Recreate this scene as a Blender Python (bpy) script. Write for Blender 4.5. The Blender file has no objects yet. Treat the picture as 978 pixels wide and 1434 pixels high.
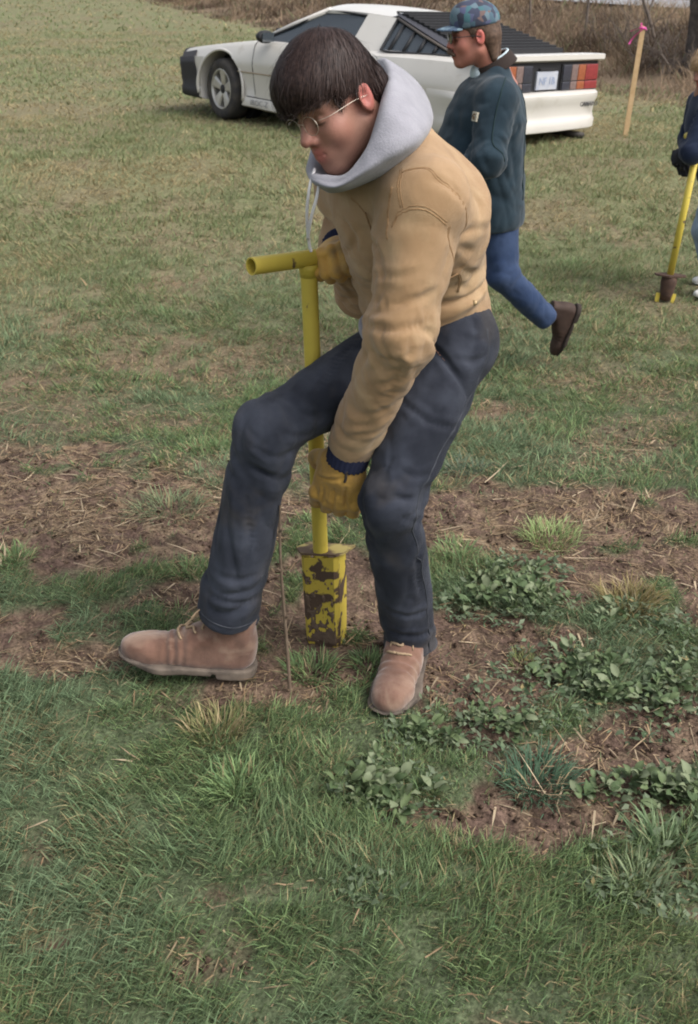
import bpy, bmesh, math, random
import numpy as np
from mathutils import Vector, Matrix
from mathutils.bvhtree import BVHTree

SC = bpy.context.scene
COL = SC.collection
RNG = np.random.default_rng(7)
random.seed(7)
f4 = np.float32

# ------------------------------------------------------------------ camera
CAM_H, CAM_PITCH, FPX = 1.55, math.radians(27.4), 1480.0
cam_d = bpy.data.cameras.new('camera')
cam = bpy.data.objects.new('camera', cam_d)
COL.objects.link(cam)
cam.location = (0, 0, CAM_H)
cam.rotation_euler = (math.pi / 2 - CAM_PITCH, 0, 0)
cam_d.sensor_fit = 'VERTICAL'
cam_d.sensor_height = 36.0
cam_d.lens = 36.0 * FPX / 1434.0
cam_d.clip_start = 0.05
cam_d.clip_end = 2000
cam_d.dof.use_dof = True
cam_d.dof.focus_distance = 2.45
cam_d.dof.aperture_fstop = 9.0
SC.camera = cam

# ------------------------------------------------------------------ world and sun (bright overcast)
SUN_EL, SUN_AZ = math.radians(50), math.radians(118)      # azimuth from +Y towards +X
world = bpy.data.worlds.new('World')
SC.world = world
world.use_nodes = True
wn = world.node_tree.nodes
wl = world.node_tree.links
wn.clear()
w_out = wn.new('ShaderNodeOutputWorld')
w_bg = wn.new('ShaderNodeBackground')
w_sky = wn.new('ShaderNodeTexSky')
w_sky.sky_type = 'NISHITA'
w_sky.sun_disc = False
w_sky.sun_elevation = SUN_EL
w_sky.sun_rotation = SUN_AZ
w_sky.air_density = 1.0
w_sky.dust_density = 4.0
w_sky.ozone_density = 1.0
w_hs = wn.new('ShaderNodeHueSaturation')                  # overcast: the cloud takes most of the blue out
w_hs.inputs['Saturation'].default_value = 0.34
w_bg.inputs['Strength'].default_value = 0.14
wl.new(w_sky.outputs[0], w_hs.inputs['Color'])
wl.new(w_hs.outputs[0], w_bg.inputs['Color'])
wl.new(w_bg.outputs[0], w_out.inputs['Surface'])

sun_d = bpy.data.lights.new('sun', 'SUN')
sun = bpy.data.objects.new('sun', sun_d)
COL.objects.link(sun)
sun_d.energy = 1.2
sun_d.angle = math.radians(34)
sun_d.color = (1.0, 0.97, 0.93)
_sd = Vector((math.sin(SUN_AZ) * math.cos(SUN_EL), math.cos(SUN_AZ) * math.cos(SUN_EL), math.sin(SUN_EL)))
sun.rotation_euler = _sd.to_track_quat('Z', 'Y').to_euler()
sun.location = (0, 0, 20)

SC.view_settings.view_transform = 'Standard'
SC.view_settings.look = 'None'
SC.view_settings.gamma = 1.0
SC.view_settings.exposure = 0.92
SC.render.engine = 'CYCLES'
SC.cycles.use_denoising = True
SC.cycles.max_bounces = 6
SC.cycles.diffuse_bounces = 3
SC.cycles.transparent_max_bounces = 8
SC.cycles.caustics_reflective = False
SC.cycles.caustics_refractive = False
SC.cycles.filter_width = 1.9

# ------------------------------------------------------------------ small maths
_c, _s = math.cos(CAM_PITCH), math.sin(CAM_PITCH)

def at(u, v, Y):
    """World point at depth Y seen along the sight line (u, v) of the photograph."""
    dx, dy = (u - 489) / FPX, (v - 717) / FPX
    d = np.array([dx, _c - dy * _s, -_s - dy * _c])
    return np.array([0, 0, CAM_H]) + d * (Y / d[1])

_tab = RNG.random((64, 64, 64)).astype(f4)

def vnoise(p):
    """Smooth value noise 0..1 of points (N,3)."""
    p = np.asarray(p, f4)
    i = np.floor(p).astype(np.int32)
    t = p - i
    t = t * t * (3 - 2 * t)
    i &= 63
    j = (i + 1) & 63
    x0, y0, z0 = i[:, 0], i[:, 1], i[:, 2]
    x1, y1, z1 = j[:, 0], j[:, 1], j[:, 2]
    tx, ty, tz = t[:, 0], t[:, 1], t[:, 2]
    a = _tab[x0, y0, z0] * (1 - tx) + _tab[x1, y0, z0] * tx
    b = _tab[x0, y1, z0] * (1 - tx) + _tab[x1, y1, z0] * tx
    c = _tab[x0, y0, z1] * (1 - tx) + _tab[x1, y0, z1] * tx
    d = _tab[x0, y1, z1] * (1 - tx) + _tab[x1, y1, z1] * tx
    return (a * (1 - ty) + b * ty) * (1 - tz) + (c * (1 - ty) + d * ty) * tz

def n2(x, y, s, seed=0.0):
    return vnoise(np.stack([np.asarray(x) * s + seed * 7.3, np.asarray(y) * s + seed * 3.1, np.full(np.shape(x), seed + .37)], 1))

def fbm2(x, y, s, seed=0.0, o=3):
    r, a, t = 0, 1.0, 0
    for k in range(o):
        r = r + a * n2(x, y, s * 2 ** k, seed + k * 1.7)
        t += a
        a *= .5
    return r / t

def sstep(a, b, x):
    t = np.clip((np.asarray(x) - a) / (b - a), 0, 1)
    return t * t * (3 - 2 * t)

def unit(v):
    v = np.asarray(v, float)
    return v / np.linalg.norm(v)

# ------------------------------------------------------------------ signed distance shapes
def seg(p, a, b):
    a = np.asarray(a, f4)
    ab = np.asarray(b, f4) - a
    t = np.clip(((p - a) @ ab) / max(float(ab @ ab), 1e-9), 0, 1)
    return t, p - a - t[:, None] * ab

def rc(p, a, b, ra, rb):
    t, q = seg(p, a, b)
    return np.sqrt((q * q).sum(1)) - (ra + (rb - ra) * t)

def erc(p, a, b, ra, rb, ax, k):
    """Round cone stretched k times along the unit axis ax."""
    ax = np.asarray(ax, f4)
    t, q = seg(p, a, b)
    qa = q @ ax
    q = q - ax * (qa * (1 - 1 / k))[:, None]
    return np.sqrt((q * q).sum(1)) - (ra + (rb - ra) * t)

def ell(p, c, r, R=None):
    q = p - np.asarray(c, f4)
    if R is not None:
        q = q @ np.asarray(R, f4)
    r = np.asarray(r, f4)
    k0 = np.sqrt(((q / r) ** 2).sum(1))
    k1 = np.sqrt(((q / (r * r)) ** 2).sum(1)) + 1e-6
    return k0 * (k0 - 1) / k1

def smin(a, b, k):
    h = np.clip(.5 + .5 * (b - a) / k, 0, 1)
    return b + (a - b) * h - k * h * (1 - h)

def smax(a, b, k):
    return -smin(-a, -b, k)

def chain(p, pts, rad, k=.02):
    d = rc(p, pts[0], pts[1], rad[0], rad[1])
    for i in range(1, len(pts) - 1):
        d = smin(d, rc(p, pts[i], pts[i + 1], rad[i], rad[i + 1]), k)
    return d

def limb_coords(p, a, b):
    a = np.asarray(a, f4)
    ab = np.asarray(b, f4) - a
    L = float(np.sqrt(ab @ ab))
    x = ab / L
    r = np.array([0, 1, 0], f4) if abs(x[1]) < .8 else np.array([1, 0, 0], f4)
    e1 = np.cross(x, r); e1 /= np.linalg.norm(e1)
    e2 = np.cross(x, e1)
    q = p - a
    return (q @ x) / L, np.arctan2(q @ e2, q @ e1), L

def folds(p, a, b, n, amp, c0, w, seed=0., skew=.12):
    """Cloth creases that run round a limb from a to b, strongest at c0 along it."""
    t, ph, L = limb_coords(p, a, b)
    m = np.exp(-((t - c0) / w) ** 2)
    x = (t + skew * np.sin(ph + seed * 2.1)) * n
    v = vnoise(np.stack([x, np.sin(ph) * .9 + seed, np.cos(ph) * .9 + seed * 1.3], 1))
    v2 = vnoise(np.stack([x * 2.1 + 9, np.sin(ph) * 1.4 + seed, np.cos(ph) * 1.4], 1))
    r = 1 - np.abs(2 * v - 1) ** .8
    return (.8 * amp * m * (r - .5 + .5 * (v2 - .5))).astype(f4)

def surface_nets(D, lo, h):
    s = D < 0
    n = np.array(D.shape)
    a = np.zeros(n - 1, np.uint8)
    for dx in (0, 1):
        for dy in (0, 1):
            for dz in (0, 1):
                a += s[dx:n[0] - 1 + dx, dy:n[1] - 1 + dy, dz:n[2] - 1 + dz]
    I = np.argwhere((a > 0) & (a < 8))
    idx = np.full(n - 1, -1, np.int32)
    idx[I[:, 0], I[:, 1], I[:, 2]] = np.arange(len(I))
    acc = np.zeros((len(I), 3)); cnt = np.zeros(len(I))
    cor = [(x, y, z) for x in (0, 1) for y in (0, 1) for z in (0, 1)]
    val = {c: D[I[:, 0] + c[0], I[:, 1] + c[1], I[:, 2] + c[2]].astype(float) for c in cor}
    for c in cor:
        for ax in range(3):
            if c[ax] == 0:
                e = list(c); e[ax] = 1; e = tuple(e)
                v0, v1 = val[c], val[e]
                m = (v0 < 0) != (v1 < 0)
                t = np.where(m, v0 / np.where(m, v0 - v1, 1), 0)
                for k in range(3):
                    acc[:, k] += np.where(m, c[k] + (t if k == ax else 0), 0)
                cnt += m
    V = np.asarray(lo) + (I + acc / cnt[:, None] + .5) * h
    F = []
    for ax in range(3):
        sl0 = [slice(None)] * 3; sl1 = [slice(None)] * 3
        sl0[ax] = slice(0, -1); sl1[ax] = slice(1, None)
        ch = s[tuple(sl0)] != s[tuple(sl1)]
        E = np.argwhere(ch)
        u, w = (ax + 1) % 3, (ax + 2) % 3
        E = E[(E[:, u] > 0) & (E[:, w] > 0) & (E[:, u] < n[u] - 1) & (E[:, w] < n[w] - 1)]
        q = []
        for du, dw in ((0, 0), (-1, 0), (-1, -1), (0, -1)):
            e = E.copy(); e[:, u] += du; e[:, w] += dw
            q.append(idx[e[:, 0], e[:, 1], e[:, 2]])
        q = np.stack(q, 1)
        fl = s[E[:, 0], E[:, 1], E[:, 2]]
        q[~fl] = q[~fl][:, ::-1]
        F.append(q)
    F = np.concatenate(F)
    return V, F[(F >= 0).all(1)]

def sdf_mesh(f, lo, hi, h, c=5):
    lo = np.asarray(lo, float); hi = np.asarray(hi, float)
    n = np.maximum(np.ceil((hi - lo) / (h * c)).astype(int), 2)
    g = [lo[k] + (np.arange(n[k]) + .5) * h * c for k in range(3)]
    G = np.stack(np.meshgrid(*g, indexing='ij'), -1).reshape(-1, 3).astype(f4)
    dc = f(G).reshape(n)
    near = np.abs(dc) < h * c * 1.15 + .016
    B = np.argwhere(near)
    D = np.where(dc < 0, f4(-1), f4(1))
    D = np.repeat(np.repeat(np.repeat(D, c, 0), c, 1), c, 2)
    o = np.stack(np.meshgrid(*[np.arange(c)] * 3, indexing='ij'), -1).reshape(-1, 3)
    step = 4000
    for i in range(0, len(B), step):
        ids = (B[i:i + step, None, :] * c + o[None]).reshape(-1, 3)
        pts = (lo + (ids + .5) * h).astype(f4)
        D[ids[:, 0], ids[:, 1], ids[:, 2]] = f(pts)
    return surface_nets(D, lo, h)

# ------------------------------------------------------------------ objects
ORIGIN = {}

def mesh_np(name, V, F, smooth=True, col=None, mats=None, mat_idx=None):
    me = bpy.data.meshes.new(name)
    V = np.asarray(V, f4)
    if isinstance(F, np.ndarray):
        F = [F]
    F = [np.asarray(x, np.int32) for x in F if len(x)]
    nl = sum(x.size for x in F)
    nf = sum(len(x) for x in F)
    me.vertices.add(len(V)); me.loops.add(nl); me.polygons.add(nf)
    me.vertices.foreach_set('co', V.ravel())
    me.loops.foreach_set('vertex_index', np.concatenate([x.ravel() for x in F]))
    tot = np.concatenate([np.full(len(x), x.shape[1], np.int32) for x in F])
    st = np.concatenate([[0], np.cumsum(tot)[:-1]]).astype(np.int32)
    me.polygons.foreach_set('loop_start', st)
    me.polygons.foreach_set('use_smooth', np.full(nf, smooth))
    if mat_idx is not None:
        me.polygons.foreach_set('material_index', np.asarray(mat_idx, np.int32))
    me.update(calc_edges=True)
    if col is not None:
        ca = me.color_attributes.new('Col', 'FLOAT_COLOR', 'POINT')
        c4 = np.ones((len(V), 4), f4); c4[:, :3] = col
        ca.data.foreach_set('color', c4.ravel())
    for m in (mats or []):
        me.materials.append(m)
    return me

def link(name, data, parent=None):
    o = bpy.data.objects.new(name, data)
    COL.objects.link(o)
    if parent is not None:
        o.parent = parent
    return o

def thing(name, label, cat, loc=(0, 0, 0), rotz=0.0, group=None):
    o = link(name, None)
    o.location = loc
    o.rotation_euler = (0, 0, rotz)
    o.empty_display_size = .1
    o['label'] = label; o['category'] = cat
    if group:
        o['group'] = group
    ORIGIN[o.name] = np.asarray(loc, float)
    return o

def tag(o, label=None, cat=None, group=None, kind=None):
    for k, v in (('label', label), ('category', cat), ('group', group), ('kind', kind)):
        if v:
            o[k] = v
    return o

def root_of(o):
    while o.parent is not None:
        o = o.parent
    return o

def part(name, V, F, mat, parent=None, smooth=True, col=None, local=False):
    """Mesh object; V in world coordinates unless local."""
    V = np.asarray(V, float)
    if parent is not None and not local:
        V = V - ORIGIN.get(root_of(parent).name, np.zeros(3))
    o = link(name, mesh_np(name, V, F, smooth, col, [mat] if mat else []), parent)
    return o

def sharpen(o, ang=35):
    me = o.data
    bm = bmesh.new(); bm.from_mesh(me)
    for e in bm.edges:
        if len(e.link_faces) == 2 and e.calc_face_angle(0) > math.radians(ang):
            e.smooth = False
    bm.to_mesh(me); bm.free()
    return o

def tube(pts, rad, n=8, cap=True, closed=False):
    pts = np.asarray(pts, float)
    m = len(pts)
    rad = np.full(m, rad) if np.isscalar(rad) else np.asarray(rad, float)
    if closed:
        T = np.roll(pts, -1, 0) - np.roll(pts, 1, 0)
    else:
        T = np.gradient(pts, axis=0)
    T /= np.linalg.norm(T, axis=1)[:, None] + 1e-12
    r = np.array([0, 0, 1.]) if abs(T[0][2]) < .9 else np.array([1., 0, 0])
    e = np.cross(T[0], r); e /= np.linalg.norm(e)
    V = []
    for i in range(m):
        e = e - T[i] * (e @ T[i]); e /= np.linalg.norm(e)
        b = np.cross(T[i], e)
        for k in range(n):
            a = 2 * math.pi * k / n
            V.append(pts[i] + rad[i] * (math.cos(a) * e + math.sin(a) * b))
    F4 = []
    for i in range(m if closed else m - 1):
        i2 = (i + 1) % m
        for k in range(n):
            k2 = (k + 1) % n
            F4.append((i * n + k, i * n + k2, i2 * n + k2, i2 * n + k))
    F = [np.array(F4)]
    if cap and not closed:
        F.append(np.array([list(range(n))[::-1], [(m - 1) * n + k for k in range(n)]]))
    return np.array(V), F

def spline(pts, n=8):
    """Catmull-Rom through pts."""
    P = np.asarray(pts, float)
    P = np.vstack([2 * P[0] - P[1], P, 2 * P[-1] - P[-2]])
    out = []
    for i in range(1, len(P) - 2):
        for t in np.linspace(0, 1, n, endpoint=False):
            a, b, c, d = P[i - 1], P[i], P[i + 1], P[i + 2]
            out.append(.5 * ((2 * b) + (-a + c) * t + (2 * a - 5 * b + 4 * c - d) * t * t + (-a + 3 * b - 3 * c + d) * t ** 3))
    out.append(P[-2])
    return np.array(out)

def merge(*vf):
    Vs, Fs, o = [], {}, 0
    for V, F in vf:
        V = np.asarray(V, float)
        for x in (F if isinstance(F, list) else [F]):
            x = np.asarray(x)
            if len(x):
                Fs.setdefault(x.shape[1], []).append(x + o)
        Vs.append(V); o += len(V)
    return np.concatenate(Vs), [np.concatenate(v) for v in Fs.values()]

def box(lo, hi, bev=0.0):
    lo = np.asarray(lo, float); hi = np.asarray(hi, float)
    if bev <= 0:
        V = np.array([[(lo, hi)[x][0], (lo, hi)[y][1], (lo, hi)[z][2]] for x in (0, 1) for y in (0, 1) for z in (0, 1)])
        F = np.array([[0, 1, 3, 2], [4, 6, 7, 5], [0, 4, 5, 1], [2, 3, 7, 6], [0, 2, 6, 4], [1, 5, 7, 3]])
        return V, [F]
    bm = bmesh.new()
    bmesh.ops.create_cube(bm, size=1)
    for v in bm.verts:
        v.co = Vector(((lo + hi) / 2 + np.array(v.co) * (hi - lo)))
    bmesh.ops.bevel(bm, geom=list(bm.edges), offset=bev, segments=2, profile=.7, affect='EDGES')
    return from_bm(bm)

def from_bm(bm):
    bm.verts.ensure_lookup_table()
    V = np.array([v.co[:] for v in bm.verts])
    Fs = {}
    for f in bm.faces:
        Fs.setdefault(len(f.verts), []).append([v.index for v in f.verts])
    bm.free()
    return V, [np.array(x) for x in Fs.values()]

def grid_faces(nu, nv, wrap=False):
    i, j = np.meshgrid(np.arange(nu - 1), np.arange(nv if wrap else nv - 1), indexing='ij')
    i = i.ravel(); j = j.ravel(); j2 = (j + 1) % nv
    return np.stack([i * nv + j, i * nv + j2, (i + 1) * nv + j2, (i + 1) * nv + j], 1)

def bvh_of(V, F):
    polys = [tuple(q) for x in (F if isinstance(F, list) else [F]) for q in x.tolist()]
    return BVHTree.FromPolygons([tuple(v) for v in V.tolist()], polys)

def drape(bvh, pts, lift=.0005, n=10):
    out = []
    for q in spline(pts, n):
        loc, nor, _, _ = bvh.find_nearest(Vector(q))
        out.append(np.array(loc) + np.array(nor) * lift)
    return np.array(out)

def decimate(o, fine, ratio):
    """Thin out the part of a mesh that is not marked fine."""
    g = o.vertex_groups.new(name='thin')
    g.add([int(i) for i in np.nonzero(~fine)[0]], 1.0, 'REPLACE')
    md = o.modifiers.new('thin', 'DECIMATE'); md.ratio = ratio; md.vertex_group = 'thin'; md.vertex_group_factor = 10
    dg = bpy.context.evaluated_depsgraph_get()
    me = bpy.data.meshes.new_from_object(o.evaluated_get(dg))
    o.modifiers.clear(); o.vertex_groups.clear()
    old = o.data
    o.data = me
    bpy.data.meshes.remove(old)

CAM_O = Vector((0, 0, CAM_H))

def on_surface(bvh, u, v):
    """Point of a surface met by the sight line (u, v)."""
    d = Vector(at(u, v, 2.0)) - CAM_O
    hit = bvh.ray_cast(CAM_O, d.normalized())
    return None if hit[0] is None else np.array(hit[0])

def creases(V, F, lines, depth=.006, w=.008):
    """Press sharp folds into a cloth surface along lines laid over it."""
    bvh = bvh_of(V, F)
    n = np.zeros_like(V)
    q = V[F]
    fn = np.cross(q[:, 2] - q[:, 0], q[:, 3] - q[:, 1])
    for k in range(4):
        np.add.at(n, F[:, k], fn)
    n /= np.linalg.norm(n, axis=1)[:, None] + 1e-12
    V = V.copy()
    for i, ln in enumerate(lines):
        pts = [p for p in (on_surface(bvh, u, v) for u, v in ln) if p is not None]
        if len(pts) < 2:
            continue
        c = drape(bvh, pts, 0, 7)
        lo, hi = c.min(0) - 4 * w, c.max(0) + 4 * w
        sel = np.nonzero(((V > lo) & (V < hi)).all(1))[0]
        D = np.sqrt(((V[sel][:, None] - c[None]) ** 2).sum(2))
        j = D.argmin(1); d = D.min(1)
        t = j / (len(c) - 1)
        env = np.sin(np.pi * np.clip(t, .03, .97)) ** .6
        side = V[sel] - c[j]
        s_ = np.where(side[:, 2] > 0, 1.0, .55)
        a = depth * (.7 + .6 * ((i * 7) % 5) / 5) * env
        V[sel] += n[sel] * (a * (-np.exp(-(d / w) ** 2) + .55 * s_ * np.exp(-((d - 2.0 * w) / (1.1 * w)) ** 2)))[:, None]
    return V

# ------------------------------------------------------------------ materials
def mat(name, col, rough=.8, col2=None, scale=20, detail=4, bump=0.0, bscale=None, spec=.3, metal=0.0, sheen=0.0, attr=False,
        mix_lo=.35, mix_hi=.65, weave=0.0, wscale=900, coat=0.0, dirt=None, dirt_scale=6, dirt_lo=.55, dirt_hi=.62, dist=.4, wr=None, speck=None):
    m = bpy.data.materials.new(name)
    m.use_nodes = True
    N, L = m.node_tree.nodes, m.node_tree.links
    b = N['Principled BSDF']
    b.inputs['Roughness'].default_value = rough
    b.inputs['Specular IOR Level'].default_value = spec
    b.inputs['Metallic'].default_value = metal
    b.inputs['Coat Weight'].default_value = coat
    if sheen:
        b.inputs['Sheen Weight'].default_value = sheen
        b.inputs['Sheen Roughness'].default_value = .5
    tc = N.new('ShaderNodeTexCoord')
    out = None
    if attr:
        a = N.new('ShaderNodeAttribute'); a.attribute_name = 'Col'
        out = a.outputs['Color']
    else:
        r = N.new('ShaderNodeRGB'); r.outputs[0].default_value = (*col, 1)
        out = r.outputs[0]
    def noise(s, d=4, ds=.0):
        n = N.new('ShaderNodeTexNoise')
        n.inputs['Scale'].default_value = s; n.inputs['Detail'].default_value = d
        n.inputs['Distortion'].default_value = ds
        L.new(tc.outputs['Object'], n.inputs['Vector'])
        return n.outputs['Fac']
    def ramp(x, lo, hi):
        mr = N.new('ShaderNodeMapRange')
        mr.inputs['From Min'].default_value = lo; mr.inputs['From Max'].default_value = hi
        L.new(x, mr.inputs['Value'])
        return mr.outputs[0]
    def mix(f, a, c):
        mx = N.new('ShaderNodeMix'); mx.data_type = 'RGBA'
        L.new(f, mx.inputs[0]); L.new(a, mx.inputs[6])
        if isinstance(c, tuple):
            mx.inputs[7].default_value = (*c, 1)
        else:
            L.new(c, mx.inputs[7])
        return mx.outputs[2]
    if col2 is not None:
        out = mix(ramp(noise(scale, detail), mix_lo, mix_hi), out, tuple(col2))
    if dirt is not None:
        f = ramp(noise(dirt_scale, 5, dist), dirt_lo, dirt_hi)
        out = mix(f, out, tuple(dirt))
    for sc_, lo_, hi_ in (speck or ()):
        mr = N.new('ShaderNodeMapRange'); mr.inputs['From Min'].default_value = .3; mr.inputs['From Max'].default_value = .7
        mr.inputs['To Min'].default_value = lo_; mr.inputs['To Max'].default_value = hi_
        L.new(noise(sc_, 3), mr.inputs['Value'])
        vm = N.new('ShaderNodeVectorMath'); vm.operation = 'SCALE'
        L.new(out, vm.inputs[0]); L.new(mr.outputs[0], vm.inputs['Scale'])
        out = vm.outputs[0]
    L.new(out, b.inputs['Base Color'])
    nrm = None
    if bump:
        bp = N.new('ShaderNodeBump'); bp.inputs['Strength'].default_value = 1; bp.inputs['Distance'].default_value = bump
        L.new(noise(bscale or scale, 5), bp.inputs['Height']); nrm = bp
    if wr:
        wn_ = N.new('ShaderNodeTexNoise'); wn_.noise_type = 'RIDGED_MULTIFRACTAL'
        wn_.inputs['Scale'].default_value = wr[0]; wn_.inputs['Detail'].default_value = 2.5; wn_.inputs['Distortion'].default_value = .8
        mp = N.new('ShaderNodeMapping'); mp.inputs['Scale'].default_value = wr[2] if len(wr) > 2 else (1, 1, 1)
        L.new(tc.outputs['Object'], mp.inputs['Vector']); L.new(mp.outputs[0], wn_.inputs['Vector'])
        bw_ = N.new('ShaderNodeBump'); bw_.inputs['Strength'].default_value = 1; bw_.inputs['Distance'].default_value = wr[1]; bw_.invert = True
        L.new(wn_.outputs['Fac'], bw_.inputs['Height'])
        if nrm is not None:
            L.new(nrm.outputs[0], bw_.inputs['Normal'])
        nrm = bw_
    if weave:
        w = N.new('ShaderNodeTexWave'); w.inputs['Scale'].default_value = wscale / 6.28; w.bands_direction = 'DIAGONAL'
        w.inputs['Distortion'].default_value = 2
        L.new(tc.outputs['Object'], w.inputs['Vector'])
        bw = N.new('ShaderNodeBump'); bw.inputs['Strength'].default_value = 1; bw.inputs['Distance'].default_value = weave
        L.new(w.outputs['Fac'], bw.inputs['Height'])
        if nrm is not None:
            L.new(nrm.outputs[0], bw.inputs['Normal'])
        nrm = bw
    if nrm is not None:
        L.new(nrm.outputs[0], b.inputs['Normal'])
    return m

def leaf_mat(name, trans=.3, rough=.6, spec=.25):
    m = bpy.data.materials.new(name)
    m.use_nodes = True
    N, L = m.node_tree.nodes, m.node_tree.links
    b = N['Principled BSDF']; o = N['Material Output']
    a = N.new('ShaderNodeAttribute'); a.attribute_name = 'Col'
    L.new(a.outputs['Color'], b.inputs['Base Color'])
    b.inputs['Roughness'].default_value = rough
    b.inputs['Specular IOR Level'].default_value = spec
    t = N.new('ShaderNodeBsdfTranslucent')
    L.new(a.outputs['Color'], t.inputs['Color'])
    mx = N.new('ShaderNodeMixShader'); mx.inputs[0].default_value = trans
    L.new(b.outputs[0], mx.inputs[1]); L.new(t.outputs[0], mx.inputs[2])
    L.new(mx.outputs[0], o.inputs['Surface'])
    return m

def glass_mat(name, tint=(.25, .28, .3), dark=.6, rough=.04):
    m = bpy.data.materials.new(name)
    m.use_nodes = True
    N, L = m.node_tree.nodes, m.node_tree.links
    o = N['Material Output']; b = N['Principled BSDF']
    b.inputs['Base Color'].default_value = (.015, .018, .02, 1)
    b.inputs['Roughness'].default_value = rough
    b.inputs['Specular IOR Level'].default_value = .6
    t = N.new('ShaderNodeBsdfTransparent'); t.inputs['Color'].default_value = (*tint, 1)
    mx = N.new('ShaderNodeMixShader'); mx.inputs[0].default_value = dark
    L.new(t.outputs[0], mx.inputs[1]); L.new(b.outputs[0], mx.inputs[2])
    L.new(mx.outputs[0], o.inputs['Surface'])
    return m

# ================================================================== ground
_LY = np.array([-60., 13.7, 23.8, 57., 400.])
_LX = np.array([36.7, 4.3, -.13, -10., -110.])

def bank_d(x, y):
    w = .5 * (fbm2(x, y, .35, 3.) - .5) * 2
    return (np.asarray(x) - np.interp(y, _LY, _LX)) * .93 + w

def zbig(x, y):
    x = np.asarray(x, float); y = np.asarray(y, float)
    dip = -.25 * sstep(2.7, 5.2, y) * (1 - sstep(6.8, 10.2, y))
    d = bank_d(x, y)
    bank = .62 * sstep(0, 5.5, d) + .5 * sstep(11, 17, d) + .03 * np.clip(d - 16, 0, 200)
    hump = .10 * sstep(0.2, 2.2, d) * (fbm2(x, y, .8, 5.) - .4) * (1 - sstep(5, 7, d)) * 2.
    return dip + bank + hump + .05 * (fbm2(x, y, .22, 8.) - .5) * sstep(6, 14, y)

def gnd(u, v):
    """Point of the ground seen along a sight line."""
    d = at(u, v, 1.0) - np.array([0, 0, CAM_H])
    lo, hi = .5, 120.
    for _ in range(50):
        m = .5 * (lo + hi)
        p = np.array([0, 0, CAM_H]) + d * m
        if p[2] > float(zbig(np.array([p[0]]), np.array([p[1]]))[0]):
            lo = m
        else:
            hi = m
    return np.array([0, 0, CAM_H]) + d * lo

# bare places: centre and half-size as (u, v, ru, rv), strength, straw
_BARE = [(480, 870, 130, 70, 1.0, .5), (770, 1130, 230, 52, 1.0, .5), (650, 960, 110, 44, 1.0, .4), (890, 1060, 150, 40, 1.0, .5), (830, 720, 190, 50, .95, .8), (120, 735, 330, 85, 1.0, .9), (330, 720, 170, 60, .7, .8), (-150, 720, 200, 110, 1., .8), (60, 905, 190, 48, .85, .8), (250, 850, 130, 38, .7, .6),
         (450, 830, 130, 70, .75, .5), (440, 940, 110, 45, .9, .6), (330, 965, 70, 22, .8, .6),
         (680, 740, 150, 55, .8, .9), (850, 790, 170, 55, .95, .5), (700, 900, 150, 65, 1.0, .35), (930, 720, 110, 40, .6, .5), (1080, 830, 160, 90, .8, .5),
         (640, 1010, 90, 40, .6, .3), (850, 1060, 170, 45, .9, .4), (960, 1010, 110, 50, .7, .4), (640, 1120, 110, 38, .95, .5), (820, 1155, 130, 42, .95, .35), (720, 1190, 80, 26, .6, .6),
         (980, 1250, 70, 50, .6, .6), (250, 500, 150, 40, .55, 1.), (120, 455, 120, 26, .4, .9), (240, 395, 60, 20, .5, .8), (700, 582, 75, 22, .6, 1.),
         (40, 530, 110, 22, .5, .8), (850, 335, 110, 22, .45, .7), (760, 315, 60, 14, .4, .8), (560, 580, 90, 26, .5, .8), (170, 1240, 110, 18, .25, .9), (350, 1265, 130, 18, .3, .9),
         (20, 1345, 90, 16, .5, 1.), (700, 460, 80, 20, .3, .8), (640, 690, 110, 34, .6, .9), (60, 635, 150, 22, .7, 1.), (270, 655, 90, 18, .6, 1.)]
_BW = []
for (u, v, ru, rv, st, sw) in _BARE:
    c0 = gnd(u, v); c1 = gnd(u + ru, v); c2 = gnd(u, v - rv); c3 = gnd(u, v + rv)
    _BW.append((c0[0], .5 * (c2[1] + c3[1]), abs(c1[0] - c0[0]), .5 * abs(c2[1] - c3[1]), st, sw))

def cover(x, y):
    """(bare 0..1, straw 0..1) of ground points."""
    x = np.asarray(x, float); y = np.asarray(y, float)
    wx = x + .16 * (fbm2(x, y, 5, 11.) - .5); wy = y + .30 * (fbm2(x, y, 4, 12.) - .5)
    S = np.zeros(len(x)); W = np.zeros(len(x))
    for (cx, cy, rx, ry, st, sw) in _BW:
        r = np.sqrt(((wx - cx) / rx) ** 2 + ((wy - cy) / ry) ** 2)
        k = st * (1 - sstep(.55, 1.25, r))
        S = np.maximum(S, k); W = np.maximum(W, k * sw)
    n = fbm2(x, y, 7, 14., 2); n3 = n2(x, y, 24, 16.)
    S = S * 1.16 - .72 * sstep(.44, .75, n) * (1 - S * .5) + .40 * (n3 - .5)
    S = S - .60 * sstep(.64, .76, n2(x, y, 10.5, 19.)) * (S < 1.2)
    S = sstep(.12, .62, S)
    m = fbm2(x, y, 1.5, 15.) + .25 * (n2(x, y, 9, 17.) - .5)
    mid = sstep(2.6, 4, y) * sstep(.48, .66, m) * .6
    nr = (1 - sstep(2.0, 3.0, y)) * sstep(.60, .72, fbm2(x, y, 5.5, 18.)) * .5
    return np.clip(np.maximum(np.maximum(S, mid), nr), 0, 1), np.clip(np.maximum(np.maximum(W, mid * .9), nr), 0, 1)

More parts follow.
